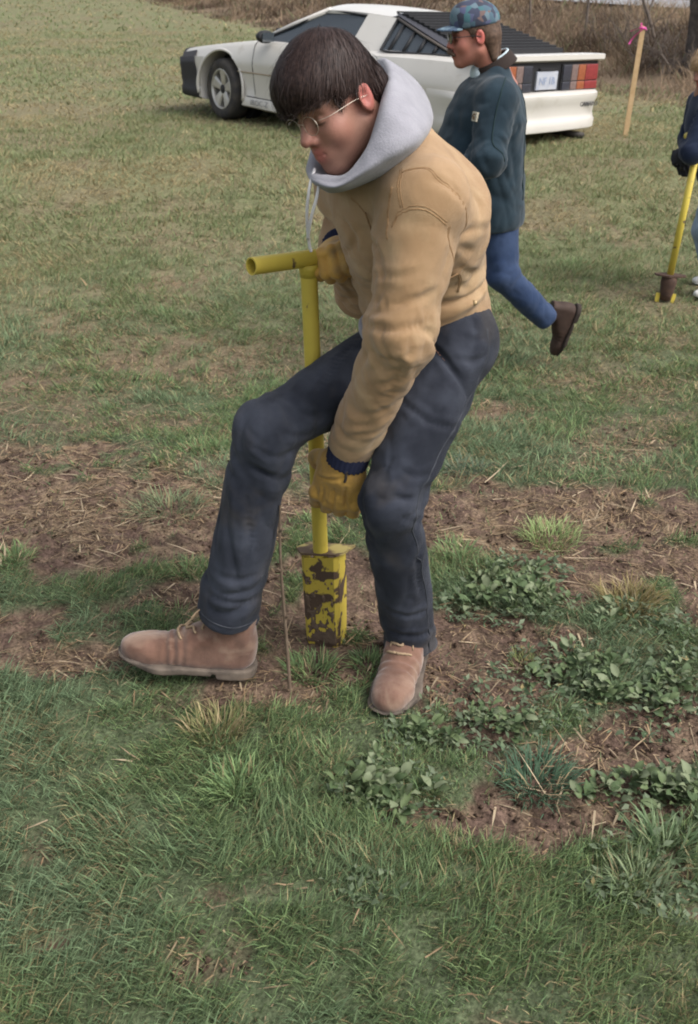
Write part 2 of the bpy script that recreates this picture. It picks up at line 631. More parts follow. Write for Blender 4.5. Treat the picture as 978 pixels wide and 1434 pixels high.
def zfine(x, y, S=None):
    if S is None:
        S = cover(x, y)[0]
    near = 1 - sstep(6, 10, y)
    z = .030 * (fbm2(x, y, 3.2, 21.) - .5) + .022 * (n2(x, y, 9, 22.) - .5) * near
    c = n2(x, y, 34, 23.)
    z = z + near * S * (.024 * (c - .5) + .016 * (n2(x, y, 75, 24.) - .5) + .026 * (fbm2(x, y, 15, 25.) - .5)) - .012 * S * near
    # loosened hole where the tool is pushed in, and trodden places under the feet
    return z

_FLAT = []          # places where something stands: (x, y, r, z)

def zg(x, y, S=None):
    x = np.atleast_1d(np.asarray(x, float)); y = np.atleast_1d(np.asarray(y, float))
    z = zbig(x, y) + zfine(x, y, S)
    for (fx, fy, fr, fz) in _FLAT:
        k = 1 - sstep(.6, 1.3, np.hypot(x - fx, y - fy) / fr)
        z = z * (1 - k) + fz * k
    return z

_FLAT += [(.115, 2.02, .15, 0.0), (.13, 2.17, .13, 0.0), (-.27, 2.12, .10, 0.0), (-.06, 2.28, .09, -.01)]

def axis(fine_lo, fine_hi, st, grow, lo, hi):
    a = list(np.arange(fine_lo, fine_hi, st))
    s = st
    while a[-1] < hi:
        s = min(s * grow, 12); a.append(a[-1] + s)
    s = st
    while a[0] > lo:
        s = min(s * grow, 12); a.insert(0, a[0] - s)
    return np.array(a)

gx = axis(-1.1, 1.25, .0165, 1.05, -180, 180)
gy = axis(1.0, 3.2, .0155, 1.04, -60, 330)
GX, GY = np.meshgrid(gx, gy, indexing='ij')
fx, fy = GX.ravel(), GY.ravel()
gS, gW = cover(fx, fy)
gz = zg(fx, fy, gS)
d_ = bank_d(fx, fy)
soil = np.array([.092, .061, .047]); soil2 = np.array([.040, .026, .020]); thatch = np.array([.165, .135, .080]); strawc = np.array([.30, .225, .14])
soil_n = fbm2(fx, fy, 12, 31.)[:, None]
cs = soil * soil_n * 1.6 + soil2 * (1 - soil_n) * 1.3
cs = cs * (.72 + .56 * n2(fx, fy, 60, 35.))[:, None]
st_ = (gW * sstep(.35, .75, n2(fx, fy, 40, 32.)) * .5)[:, None]
cs = cs * (1 - st_) + strawc * st_
far = sstep(3.5, 9, fy)[:, None]
tn = fbm2(fx, fy, .9, 33.)[:, None]
ct = np.array([.078, .096, .052]) * (1 - far) + (thatch * tn * 1.0 + np.array([.098, .120, .058]) * (1.3 - tn) * .9) * far
ms = (sstep(3.5, 6, fy) * .75)[:, None]
cs = cs * (1 - ms) + np.array([.185, .150, .092]) * (.7 + .6 * n2(fx, fy, 14, 36.))[:, None] * ms
gc = ct * (1 - gS[:, None]) + cs * gS[:, None]
bk = sstep(-.3, .8, d_)[:, None]
gc = gc * (1 - bk) + np.array([.16, .118, .08]) * (.6 + .7 * fbm2(fx, fy, 1.1, 34.)[:, None]) * bk
ground_mat = mat('ground_soil', (1, 1, 1), rough=.95, spec=.1, attr=True, bump=.008, bscale=110, speck=((30, .72, 1.28), (120, .6, 1.4)))
gv = np.stack([fx, fy, gz], 1)
ground = part('ground', gv, grid_faces(len(gx), len(gy))[:, ::-1], ground_mat, col=gc)
tag(ground, kind='structure')

# road behind the bank: a worn strip laid on its bench
rd_y = np.linspace(4, 120, 90)
rd = []
for k in range(7):
    off = 7.4 + 3.4 * k / 6
    xx = np.interp(rd_y, _LY, _LX) + off / .93
    rd.append(np.stack([xx, rd_y, zbig(xx, rd_y) + .05], 1))
rd = np.array(rd)
rd[:, :, 2] = rd[:, :, 2].max(0)[None] + .02
road_mat = mat('road_asphalt', (.20, .20, .21), rough=.9, col2=(.26, .255, .25), scale=3)
road = part('road', rd.reshape(-1, 3), grid_faces(7, 90), road_mat)
tag(road, kind='structure')

# ================================================================== grass
def blades(x, y, z, ln, wd, az, lean, curl, col, tipcol=None, twist=None, levels=(0, .38, .74, 1.)):
    n = len(x)
    ca, sa = np.cos(az), np.sin(az)
    tw = az + math.pi / 2 if twist is None else twist
    wx, wy = np.cos(tw), np.sin(tw)
    pos = np.stack([x, y, z], 1).astype(float)
    V = []
    C = []
    prev = 0
    tipcol = col if tipcol is None else tipcol
    for i, t in enumerate(levels):
        if i:
            th = lean + curl * (t + prev) * .5
            sl = ln * (t - prev)
            pos = pos + np.stack([ca * np.sin(th) * sl, sa * np.sin(th) * sl, np.cos(th) * sl], 1)
        prev = t
        c = col * (1 - t) + tipcol * t
        if i < len(levels) - 1:
            w = wd * (.75 if i == 0 else 1 - .55 * t) * .5
            o = np.stack([wx * w, wy * w, np.zeros(n)], 1)
            V += [pos - o, pos + o]; C += [c, c]
        else:
            V.append(pos); C.append(c)
    k = len(V)
    V = np.stack(V, 1).reshape(-1, 3); C = np.stack(C, 1).reshape(-1, 3)
    b = (np.arange(n) * k)[:, None]
    m = len(levels) - 1
    Q = [b + np.array([[2 * i, 2 * i + 1, 2 * i + 3, 2 * i + 2]]) for i in range(m - 1)]
    F = [np.concatenate(Q), b + np.array([[2 * m - 2, 2 * m - 1, 2 * m]])]
    return V, F, C

def join_blades(lst):
    V, F = merge(*[(v, f) for v, f, c in lst])
    return V, F, np.concatenate([c for v, f, c in lst])

grass_mat = leaf_mat('grass_blade', .30, .65, .2)
G_GREEN = np.array([.186, .248, .104]); G_DEEP = np.array([.096, .164, .076]); G_BLUE = np.array([.158, .222, .134])
G_YEL = np.array([.20, .185, .075]); G_STRAW = np.array([.36, .285, .165]); G_DULL = np.array([.142, .166, .080])

def grass_field(n, y0, y1, lmin, lmax, wd, straw, keep_pow=1.0, seed=0, spread=(.46, .75), levels=(0, .38, .74, 1.)):
    y = RNG.uniform(y0, y1, n)
    x = RNG.uniform(-1, 1, n) * (spread[0] * y + spread[1])
    S, W = cover(x, y)
    lush = fbm2(x, y, 2.6, 41. + seed)
    clump = fbm2(x, y, 11., 42. + seed, 2)
    keep = RNG.random(n) < np.clip((1 - np.minimum(S * 1.04 * (1 - .6 * sstep(3.4, 5.5, y)), 1)) ** 1.3, .03, 1) * (.45 + .9 * sstep(.3, .62, clump))
    keep &= bank_d(x, y) < .6
    for (fx_, fy_, fr_, fz_) in _FLAT[:2]:
        keep &= np.hypot(x - fx_, y - fy_) > fr_ * .62
    x, y, S, lush, clump = x[keep], y[keep], S[keep], lush[keep], clump[keep]
    n = len(x)
    z = zg(x, y, S) - .004
    ln = (lmin + (lmax - lmin) * RNG.random(n) ** 1.4) * (.55 + .75 * sstep(.28, .62, clump)) * (1 - .45 * S)
    az = RNG.uniform(0, 2 * math.pi, n) * .75 + 6 * n2(x, y, 2.2, 43.)
    lean = RNG.uniform(.05, .60, n) + .30 * (1 - lush)
    curl = RNG.uniform(.1, 1.15, n)
    r = RNG.random(n)[:, None]; r2 = RNG.random(n)
    far = sstep(3.2, 9.5, y)
    col = G_GREEN * (1 - r) + G_DEEP * r
    hue = fbm2(x, y, 1.7, 44.)[:, None]
    bl = sstep(.5, .68, hue)
    col = col * (1 - .7 * bl) + G_BLUE * .7 * bl
    ye = sstep(.35, .1, hue) * .35
    col = col * (1 - ye) + G_YEL * ye
    fm = far[:, None] * .75
    col = col * (1 - fm) + (G_DULL * 1.08 * (1 - r) + np.array([.175, .172, .09]) * r) * fm
    patch = sstep(.42, .66, fbm2(x, y, .8, 46.)) * far
    dead = r2 < straw * (1 + 2.2 * sstep(.52, .7, n2(x, y, 14, 47.)) * (1 - far) + 3.2 * patch + 1.2 * sstep(.4, .9, S)) + .10 * far
    col[dead] = (G_STRAW * .55 + G_YEL * .45 * RNG.random((dead.sum(), 1)) + .1 * G_STRAW * RNG.random((dead.sum(), 1)))
    vr = RNG.random(n) ** 1.2
    col *= ((.50 + .95 * vr) * (1 - far) + (.92 + .42 * vr) * far)[:, None]
    tip = col * 1.15 + G_YEL * .12
    lean[dead] += .35
    tw = RNG.uniform(0, 2 * math.pi, n)
    return blades(x, y, z, ln, wd * (.7 + .6 * RNG.random(n)), az, lean, curl, col, tip, tw, levels)

G = [grass_field(135000, .55, 1.5, .018, .056, .0024, .10, levels=(0, .5, 1)),
     grass_field(225000, 1.5, 2.9, .018, .056, .0026, .11, levels=(0, .5, 1)),
     grass_field(110000, 2.9, 4.6, .025, .070, .0038, .16, levels=(0, .5, 1)),
     grass_field(130000, 4.6, 7.5, .028, .075, .0058, .20, levels=(0, .5, 1)),
     grass_field(132000, 7.5, 13, .03, .08, .0095, .22, levels=(0, .5, 1)),
     grass_field(85000, 13, 30, .04, .09, .022, .22, spread=(.45, 1), levels=(0, .5, 1)),
     grass_field(18000, 30, 75, .06, .13, .07, .22, spread=(.45, 1), levels=(0, .5, 1))]
gV, gF, gC = join_blades(G)
grass = part('grass', gV, gF, grass_mat, col=gC, smooth=True)
tag(grass, kind='stuff')
del G, gV, gF, gC

# dead straw and stalks lying on the bare places
def straw_field(n, y0, y1, lo, hi, wd):
    y = RNG.uniform(y0, y1, n); x = RNG.uniform(-1, 1, n) * (.44 * y + .6)
    S, W = cover(x, y)
    cl = fbm2(x, y, 6, 51., 2)
    k = RNG.random(n) < np.clip(W * 1.1 + .04, 0, 1) * sstep(.3, .65, cl)
    k &= bank_d(x, y) < .5
    x, y, S = x[k], y[k], S[k]; n = len(x)
    z = zg(x, y, S) + .002 + .008 * RNG.random(n)
    az = .8 * RNG.normal(0, 1, n) + 9 * n2(x, y, 1.6, 52.)
    ln = lo + (hi - lo) * RNG.random(n) ** 3.2
    lean = RNG.normal(1.5, .13, n); curl = RNG.normal(.08, .16, n)
    c = (np.array([.30, .225, .145]) * RNG.uniform(.22, 1.2, n)[:, None]) * (1 - .35 * RNG.random((n, 1)) * np.array([0, .3, .6]))
    if lo > .04:
        c = np.array([.42, .33, .22]) * RNG.uniform(.6, 1.15, n)[:, None]
    V, F, C = blades(x, y, z, ln, wd * RNG.uniform(.5, 1.5, n), az, lean, curl, c, None, None, (0, .5, 1))
    return V, F, C

SW = [straw_field(2600, 1.6, 4.6, .05, .15, .0052), straw_field(20000, .7, 1.8, .008, .07, .0030), straw_field(60000, 1.8, 3.4, .007, .08, .0036),
      straw_field(50000, 3.4, 6, .02, .11, .0055), straw_field(24000, 6, 11, .03, .14, .010)]
sV, sF, sC = join_blades(SW)
straw = part('straw', sV, sF, leaf_mat('dead_straw', .12, .75, .15), col=sC)
tag(straw, kind='stuff')
del SW, sV, sF, sC

# crumbs of soil on the bare places
n = 30000
cy_ = RNG.uniform(1.1, 4.0, n); cx_ = RNG.uniform(-1, 1, n) * (.4 * cy_ + .4)
cS, cW = cover(cx_, cy_)
k = RNG.random(n) < cS * sstep(.3, .7, n2(cx_, cy_, 10, 61.))
cx_, cy_, cS = cx_[k], cy_[k], cS[k]; n = len(cx_)
cz = zg(cx_, cy_, cS)
oct_v = np.array([[1, 0, 0], [-1, 0, 0], [0, 1, 0], [0, -1, 0], [0, 0, 1], [0, 0, -1.]])
oct_f = np.array([[0, 2, 4], [2, 1, 4], [1, 3, 4], [3, 0, 4], [2, 0, 5], [1, 2, 5], [3, 1, 5], [0, 3, 5]])
sz = (.002 + .011 * RNG.random(n) ** 5)[:, None, None] * RNG.uniform(.6, 1.3, (n, 6, 1))
cv = oct_v[None] * sz * np.array([1, 1, .7]) + np.stack([cx_, cy_, cz + .002], 1)[:, None]
cf = oct_f[None] + (np.arange(n) * 6)[:, None, None]
cc = (np.array([.095, .064, .046]) * RNG.uniform(.5, 1.5, n)[:, None]).repeat(6, 0)
crumbs = part('soil_crumbs', cv.reshape(-1, 3), cf.reshape(-1, 3), ground_mat, col=cc, smooth=True)
tag(crumbs, kind='stuff')

# tall dead grass on the bank
def bank_grass(n, y0, y1, lmin, lmax, wd):
    y = RNG.uniform(y0, y1, n)
    x = np.interp(y, _LY, _LX) + RNG.uniform(-.6, 20, n) ** 1.0
    x = np.where(RNG.random(n) < .5, np.interp(y, _LY, _LX) + RNG.uniform(-.5, 6.8, n), x)
    d = bank_d(x, y)
    cl = fbm2(x, y, 1.5, 71.)
    k = (d > -.2) & ((d < 7.0) | (d > 11.2)) & (np.abs(x) < .5 * y + 2) & (RNG.random(n) < .3 + 1.2 * sstep(.35, .6, cl))
    x, y, d, cl = x[k], y[k], d[k], cl[k]; n = len(x)
    z = zg(x, y) - .02
    ln = (lmin + (lmax - lmin) * RNG.random(n)) * (.35 + 1.0 * sstep(.3, .65, cl)) * (.35 + .65 * sstep(0, 1.4, d))
    az = RNG.uniform(0, 6.28, n) * .6 + 8 * n2(x, y, .5, 72.)
    lean = RNG.uniform(.1, 1.0, n); curl = RNG.uniform(.2, 1.5, n)
    br = fbm2(x, y, .6, 73.)[:, None]
    c = np.array([.27, .195, .128]) * (1 - sstep(.42, .62, br)) + np.array([.135, .095, .068]) * sstep(.48, .68, br)
    g = (RNG.random(n) < .06)
    c[g] = G_DULL
    c *= RNG.uniform(.55, 1.35, n)[:, None]
    return blades(x, y, z, ln, wd * RNG.uniform(.6, 1.4, n), az, lean, curl, c, c * 1.1, RNG.uniform(0, 6.28, n), (0, .5, 1))

BG = [bank_grass(60000, 8, 24, .18, .55, .014), bank_grass(42000, 24, 60, .2, .5, .03)]
bV, bF, bC = join_blades(BG)
dry = part('dry_grass', bV, bF, grass_mat, col=bC)
tag(dry, kind='stuff')
del BG, bV, bF, bC

# ================================================================== people: shared builders
SKIN = np.array([.305, .160, .114]); SKIN_RED = np.array([.34, .108, .088]); BROW = np.array([.05, .03, .025]); STUB = np.array([.255, .145, .112])  # SKIN is darkened to include the shade on the stooping man's face
skin_mat = mat('skin', (1, 1, 1), rough=.52, spec=.35, attr=True, bump=.0006, bscale=260)
hair_mat = mat('dark_hair', (.020, .0115, .0105), rough=.62, spec=.18, col2=(.030, .017, .015), scale=60)
strand_mat = mat('hair_strand', (.022, .013, .012), rough=.55, spec=.25, col2=(.046, .027, .022), scale=160)
hair2_mat = mat('brown_hair', (.055, .034, .024), rough=.6, spec=.2, col2=(.115, .072, .05), scale=70)
blond_mat = mat('blond_hair', (.42, .27, .15), rough=.55, spec=.3, col2=(.55, .38, .23), scale=60)
metal_wire = mat('wire_metal', (.55, .48, .40), rough=.35, metal=.8)
lens_mat = glass_mat('clear_lens', (.93, .92, .9), dark=.08, rough=.03)
dark_lens_mat = glass_mat('dark_lens', (.1, .1, .1), dark=.75, rough=.05)

N_ = np.array
def frame(fwd, up):
    """Columns forward, left, up."""
    f = unit(fwd); u = np.asarray(up, float); u = unit(u - f * (u @ f))
    return np.stack([f, np.cross(u, f), u], 1)

def head_d(p, s=1.0, full=1.0):
    """Head in its own frame: x to the face, y to its left, z up; the origin lies between the ears."""
    p = p / f4(s)
    y = np.abs(p[:, 1])
    q = np.stack([p[:, 0], y, p[:, 2]], 1)
    d = ell(q, (-.012, 0, .036), (.100, .078, .092))
    d = smin(d, ell(q, (.030, 0, -.040), (.064, .060, .084)), .035)
    d = smin(d, rc(q, (-.012, .050, -.058), (.058, .012, -.108), .022, .020), .03)
    d = smin(d, ell(q, (.066, 0, -.112), (.022, .022, .018)), .02)
    d = smin(d, rc(q, (.080, 0, .022), (.072, .040, .020), .014, .012), .02)
    d = smin(d, ell(q, (.058, .040, -.036), (.026, .024, .026)), .025)
    d = smin(d, ell(q, (.080, 0, -.075), (.018, .026, .020)), .02)
    d = smax(d, -ell(q, (.098, .032, -.006), (.022, .019, .012)), .014)
    d = smin(d, ell(q, (.074, .032, -.006), (.0145, .0145, .0125)), .004)
    d = smin(d, rc(q, (.086, 0, .008), (.112, 0, -.036), .0085, .0125), .014)
    d = smin(d, ell(q, (.098, .013, -.042), (.012, .009, .009)), .008)
    d = smax(d, -ell(q, (.108, .007, -.051), (.006, .004, .004)), .004)
    d = smin(d, rc(q, (.0965, 0, -.068), (.086, .022, -.070), .0065, .003), .006)
    d = smin(d, rc(q, (.0945, 0, -.080), (.085, .019, -.077), .0072, .003), .006)
    d = smax(d, -rc(q, (.104, 0, -.0735), (.089, .024, -.0735), .0022, .0014), .003)
    e = ell(q, (-.016, .080, -.004), (.022, .010, .034), frame((1, .30, -.18), (.2, .1, 1)))
    e = smax(e, -ell(q, (-.010, .092, -.002), (.012, .010, .021)), .006)
    d = smin(d, e, .006)
    return d * f4(s)

def head_colours(V, c, R, s=1.0, stubble=.4):
    q = ((np.asarray(V) - c) @ R) / s
    x, y, z = q[:, 0], np.abs(q[:, 1]), q[:, 2]
    g = lambda cx, cy, cz, r: np.exp(-(((x - cx) ** 2 + (y - cy) ** 2 + (z - cz) ** 2) / r ** 2))
    red = .55 * g(.108, 0, -.04, .024) + .3 * g(.07, .05, -.04, .035) + 1.3 * g(-.018, .09, -.0, .032) + 1.1 * np.maximum(g(.10, 0, -.069, .014), g(.097, 0, -.08, .014))
    red = np.clip(red + .25 * (vnoise(q * 45) - .4) + .5 * np.maximum(g(.094, .014, -.07, .011), g(.092, .014, -.079, .011)), 0, 1)[:, None]
    C = SKIN * (1 - red) + SKIN_RED * red
    st = np.clip(1.2 * g(.06, .02, -.10, .045) + .8 * g(.03, .055, -.08, .04), 0, 1)[:, None] * stubble
    C = C * (1 - st) + STUB * st
    bz = .024 - .10 * np.clip(y - .03, 0, 1) ** 1.5
    br = ((np.abs(z - bz) < .0055) & (y > .010) & (y < .052) & (x > .05)).astype(float)[:, None] * .85
    C = C * (1 - br) + BROW * br
    li = ((np.abs(z + .0135) < .0022) & (y > .019) & (y < .046) & (x > .06)).astype(float)[:, None] * .8
    return C * (1 - li) + BROW * li

def hand_d(p, W, R, curl, spread=.0, thumb=((.62, .70, -.35), (.75, .10, -.65)), bulk=1.0, s=1.0):
    """Hand from the wrist W; frame columns: towards the fingers, towards the index side, back of the hand."""
    q = ((p - np.asarray(W, f4)) @ np.asarray(R, f4)) / f4(s)
    d = ell(q, (.050, .002, 0), (.062, .046, .021))
    d = smin(d, rc(q, (-.015, 0, 0), (.03, 0, 0), .027, .025), .02)
    y = (.036, .0125, -.0115, -.034)
    L = ((.046, .028, .024), (.050, .031, .025), (.047, .029, .024), (.037, .022, .021))
    r = np.array((.0118, .0122, .0118, .0105)) * bulk
    x0 = (.089, .094, .090, .081)
    for i in range(4):
        c0, c1, c2 = curl[i]
        a = np.array([x0[i], y[i], .002]); th = 0.; pts = [np.array([x0[i] - .035, y[i] * .85, 0]), a]
        for l, c in zip(L[i], (c0, c1, c2)):
            th += math.radians(c)
            pts.append(pts[-1] + l * np.array([math.cos(th), spread * y[i] * 6, -math.sin(th)]))
        f = chain(q, pts, [r[i] * .85, r[i] * 1.04, r[i], r[i] * .96, r[i] * .86], .006)
        d = smin(d, f, .003)
    t0 = np.array([.018, .030, -.008]); t1 = t0 + .046 * unit(thumb[0]); t2 = t1 + .034 * unit(thumb[1]); t3 = t2 + .024 * unit(np.array(thumb[1]) + [0, -.2, -.3])
    d = smin(d, chain(q, [t0, t1, t2, t3], [.019 * bulk, .0145 * bulk, .013 * bulk, .0115 * bulk], .008), .010)
    return d * f4(s)

def boot(parent, heel, R, upper_mat, sole_mat, lace_mat, h=.0035, s=1.0, shaft_tilt=(0, 0), top=.175, laces=True, mud=None):
    """Leather work boot; local x to the toe, z up, origin under the heel."""
    heel = np.asarray(heel, float)
    def outline(q):
        a = rc(np.stack([q[:, 0], q[:, 1], 0 * q[:, 0]], 1), (.042, 0, 0), (.215, .004, 0), .037, .047)
        b = rc(np.stack([q[:, 0], q[:, 1], 0 * q[:, 0]], 1), (.215, .004, 0), (.268, -.002, 0), .047, .040)
        return smin(a, b, .02)
    def upper(q):
        q = q / f4(s)
        d = rc(q, (.045, 0, .060), (.120, 0, .062), .043, .046)
        d = smin(d, erc(q, (.12, 0, .058), (.235, 0, .032), .046, .034, (0, 1, 0), 1.15), .03)
        d = smin(d, ell(q, (.250, 0, .036), (.060, .046, .031)), .02)
        tx, ty = shaft_tilt
        d = smin(d, rc(q, (.060, 0, .07), (.066 + tx, ty, .185), .048, .052), .03)
        d = smin(d, rc(q, (.100, 0, .085), (.165, 0, .066), .030, .024), .02)
        d = smax(d, outline(q) - .001, .008)
        d = smax(d, -(q[:, 2] - .018), .004)
        d = smax(d, q[:, 2] - top, .004)
        # creases across the vamp
        t = q[:, 0]
        cr = np.exp(-((t - .185) / .03) ** 2) * (q[:, 2] > .03)
        d = d + .0022 * cr * np.sin((t + .25 * np.abs(q[:, 1])) * 330)
        seam = np.exp(-((t - .205 - .35 * q[:, 1] ** 2 * 8) / .0022) ** 2) * .0014
        d = d + seam + .0016 * (vnoise(q * 38) - .5) + .0008 * (vnoise(q * 110) - .5)
        return d.astype(f4) * f4(s)
    def sole(q):
        q = q / f4(s)
        o = outline(q) - .006
        x = q[:, 0]
        lift = .055 * np.clip((x - .2) / .11, 0, 1) ** 2 * .28
        bot = np.where(x < .09, 0.0, .008) + lift
        bot = bot + np.where((x > .088) & (x < .10), .006, 0)
        z = q[:, 2]
        d = smax(o, np.maximum(bot - z, z - .026), .003)
        return d.astype(f4) * f4(s)
    V, F = sdf_mesh(upper, np.array([-.02, -.075, 0]) * s, np.array([.33, .075, .20]) * s, h)
    b = part('boot', heel + V @ R.T, F, upper_mat, parent)
    bvh = bvh_of(V, F)
    V2, F2 = sdf_mesh(sole, np.array([-.02, -.075, -.02]) * s, np.array([.34, .075, .05]) * s, h)
    part('sole', heel + V2 @ R.T, F2, sole_mat, b)
    if laces:
        vf = []
        for i in range(5):
            x0 = .135 + .016 * i if i < 2 else .152 - .014 * (i - 1)
            z0 = .10 + .022 * i
            x0 = .178 - .017 * i
            pts = [np.array([x0 - .004, -.026, z0 - .02]) * s, np.array([x0 + .02, 0, z0 + .03]) * s, np.array([x0 - .004 - .012 * (i % 2), .026, z0 - .012]) * s]
            vf.append(tube(drape(bvh, pts, .0022 * s), .0030 * s, 6))
        top = np.array([.125, 0, .165]) * s
        loc, nor, _, _ = bvh.find_nearest(Vector(top)); loc = np.array(loc); nor = np.array(nor)
        for sg in (-1, 1):
            loop = [loc + nor * .003, loc + nor * .012 + np.array([.012, sg * .022, .004]) * s, loc + nor * .010 + np.array([.03, sg * .034, -.012]) * s,
                    loc + nor * .010 + np.array([.02, sg * .016, -.010]) * s, loc + nor * .004]
            vf.append(tube(spline(loop, 6), .0019 * s, 6))
            end = [loc + nor * .004, loc + nor * .010 + np.array([.02, sg * .018, -.014]) * s, loc + nor * .010 + np.array([.045, sg * .026, -.040]) * s]
            vf.append(tube(spline(end, 6), .0019 * s, 6))
        V3, F3 = merge(*vf)
        part('laces', heel + V3 @ R.T, F3, lace_mat, b)
    return b

def hair_strands(name, V, F, c, R, crown, n, ln, wd, m, parent, h_cap, drop=None, seed=3, lift=.002, wav=.1):
    """Ribbons that lie on a cap of hair and run away from the crown."""
    rng = np.random.default_rng(seed)
    fly = np.where(rng.random(n) < .07, rng.uniform(3, 9, n), 1.)
    q = (V - c) @ R
    fl = F if not isinstance(F, list) else F[0]
    cen = q[fl].mean(1)
    nor = np.cross(q[fl[:, 1]] - q[fl[:, 0]], q[fl[:, 2]] - q[fl[:, 0]])
    nor /= np.linalg.norm(nor, axis=1)[:, None] + 1e-12
    if (nor * (cen - q.mean(0))).sum() < 0:
        nor = -nor
    pick = rng.integers(0, len(cen), n)
    p = cen[pick]; no = nor[pick]
    bv = bvh_of(q, F)
    crown = np.asarray(crown)
    pts = [p + no * lift]
    dirp = None
    k = 5
    for i in range(k):
        cur = pts[-1]
        d = cur - crown
        d = d + rng.normal(0, wav * .3, d.shape) * np.linalg.norm(d, axis=1)[:, None] * (1 if i == 0 else 0)
        d = d - no * (d * no).sum(1)[:, None]
        d /= np.linalg.norm(d, axis=1)[:, None] + 1e-9
        if dirp is not None:
            d = .5 * d + .5 * dirp; d = d - no * (d * no).sum(1)[:, None]; d /= np.linalg.norm(d, axis=1)[:, None] + 1e-9
        else:
            d = d + rng.normal(0, wav, d.shape); d = d - no * (d * no).sum(1)[:, None]; d /= np.linalg.norm(d, axis=1)[:, None] + 1e-9
        dirp = d
        nx = cur + d * ln / k
        nn = no.copy()
        out = nx.copy()
        for j in range(n):
            lo, nr, _, ds = bv.find_nearest(Vector(nx[j]))
            out[j] = np.array(lo) + np.array(nr) * (lift * (1 + 1.2 * math.sin(i + j)) * (1 + (fly[j] - 1) * (i + 1) / k))
            nn[j] = nr
        no = nn
        pts.append(out)
    dr = rng.random((n, 1)) ** 2 * (pts[-1][:, 2:3] < .06)
    pts[-1] = pts[-1] + N_([.004, 0, -.022]) * dr
    pts[-2] = pts[-2] + N_([.003, 0, -.009]) * dr
    pts = np.stack(pts, 1)
    side = np.cross(pts[:, -1] - pts[:, 0], nor[pick]); side /= np.linalg.norm(side, axis=1)[:, None] + 1e-9
    w = wd * np.array([.5, 1, 1, .9, .6, .15])[None, :, None] * .5
    A = pts - side[:, None] * w; B = pts + side[:, None] * w
    VV = np.stack([A, B], 2).reshape(-1, 3)
    b = (np.arange(n) * 12)[:, None]
    FF = np.concatenate([b + np.array([[2 * i, 2 * i + 1, 2 * i + 3, 2 * i + 2]]) for i in range(k)])
    return part(name, c + VV @ R.T, FF, m, parent)

# ================================================================== the man with the planting tool
denim_black = mat('charcoal_denim', (.0200, .0230, .0330), rough=.9, col2=(.062, .069, .092), scale=9, bump=.0012, bscale=45, weave=.0004, wscale=2600, sheen=.06, spec=.15,
                  mix_lo=.42, mix_hi=.75, wr=(15, .006), dirt=(.075, .063, .053), dirt_scale=6, dirt_lo=.56, dirt_hi=.85)
duck_mat = mat('tan_duck_canvas', (.365, .235, .128), rough=.9, col2=(.300, .185, .095), scale=7, bump=.0012, bscale=60, weave=.00035, wscale=2200, sheen=.2, spec=.2,
               dirt=(.42, .29, .165), dirt_scale=9, dirt_lo=.52, dirt_hi=.72, wr=(10, .009))
hood_mat = mat('grey_sweatshirt', (.285, .278, .305), rough=.95, col2=(.24, .235, .26), scale=30, bump=.0014, bscale=260, sheen=.2, spec=.1, wr=(9, .004))
thread_mat = mat('tan_thread', (.20, .115, .055), rough=.95, col2=(.33, .20, .10), scale=120)
seam_light = mat('worn_denim_seam', (.060, .063, .075), rough=.9, col2=(.022, .025, .032), scale=35)
cord_mat = mat('white_cord', (.62, .60, .60), rough=.9)
glove_mat = mat('yellow_work_glove', (.50, .29, .065), rough=.8, col2=(.40, .23, .06), scale=25, bump=.0012, bscale=70, sheen=.2, spec=.2,
                dirt=(.20, .135, .06), dirt_scale=14, dirt_lo=.52, dirt_hi=.70)
knit_mat = mat('navy_knit_cuff', (.020, .024, .055), rough=.95, bump=.001, bscale=400)
boot_mat = mat('brown_suede_boot', (.175, .096, .068), rough=.9, col2=(.105, .055, .038), scale=16, bump=.0012, bscale=90, spec=.2, sheen=.3,
               dirt=(.26, .175, .125), dirt_scale=13, dirt_lo=.50, dirt_hi=.70, wr=(14, .003))
sole_mat = mat('boot_sole', (.062, .050, .042), rough=.9, col2=(.150, .120, .095), scale=22, bump=.001, bscale=120)
lace_mat = mat('boot_lace', (.30, .215, .135), rough=.9)

P = at
m_pel = P(604, 440, 2.31)
m_lhip = P(633, 482, 2.22); m_rhip = P(583, 478, 2.36)
m_lkn = P(549, 700, 2.06); m_lan = P(577, 924, 2.20)
m_rkn = P(374, 606, 2.11); m_ran = P(320, 857, 2.125)
m_neck = P(545, 205, 2.21)
m_lsh = P(588, 292, 2.05); m_rsh = P(492, 262, 2.40)
m_lel = P(562, 470, 1.99); m_lwr = P(493, 622, 2.13)
m_rel = P(520, 400, 2.48); m_rwr = P(478, 350, 2.38)
t_fwd = unit((-.86, -.42, -.30)); t_up = unit(m_neck - m_pel)
T_R = frame(t_fwd, t_up)
t_left = T_R[:, 1]
h_R = frame((-.70, -.62, -.35), (-.40, -.10, .88))
H_S = .88
m_head = P(512, 135, 2.075) - h_R @ np.array([-.016, .080, -.004]) * H_S

man = thing('person', 'man in a tan canvas jacket and grey hood stooping over a yellow planting tool', 'person', (m_lan[0] * .5 + m_ran[0] * .5, 2.14, 0))

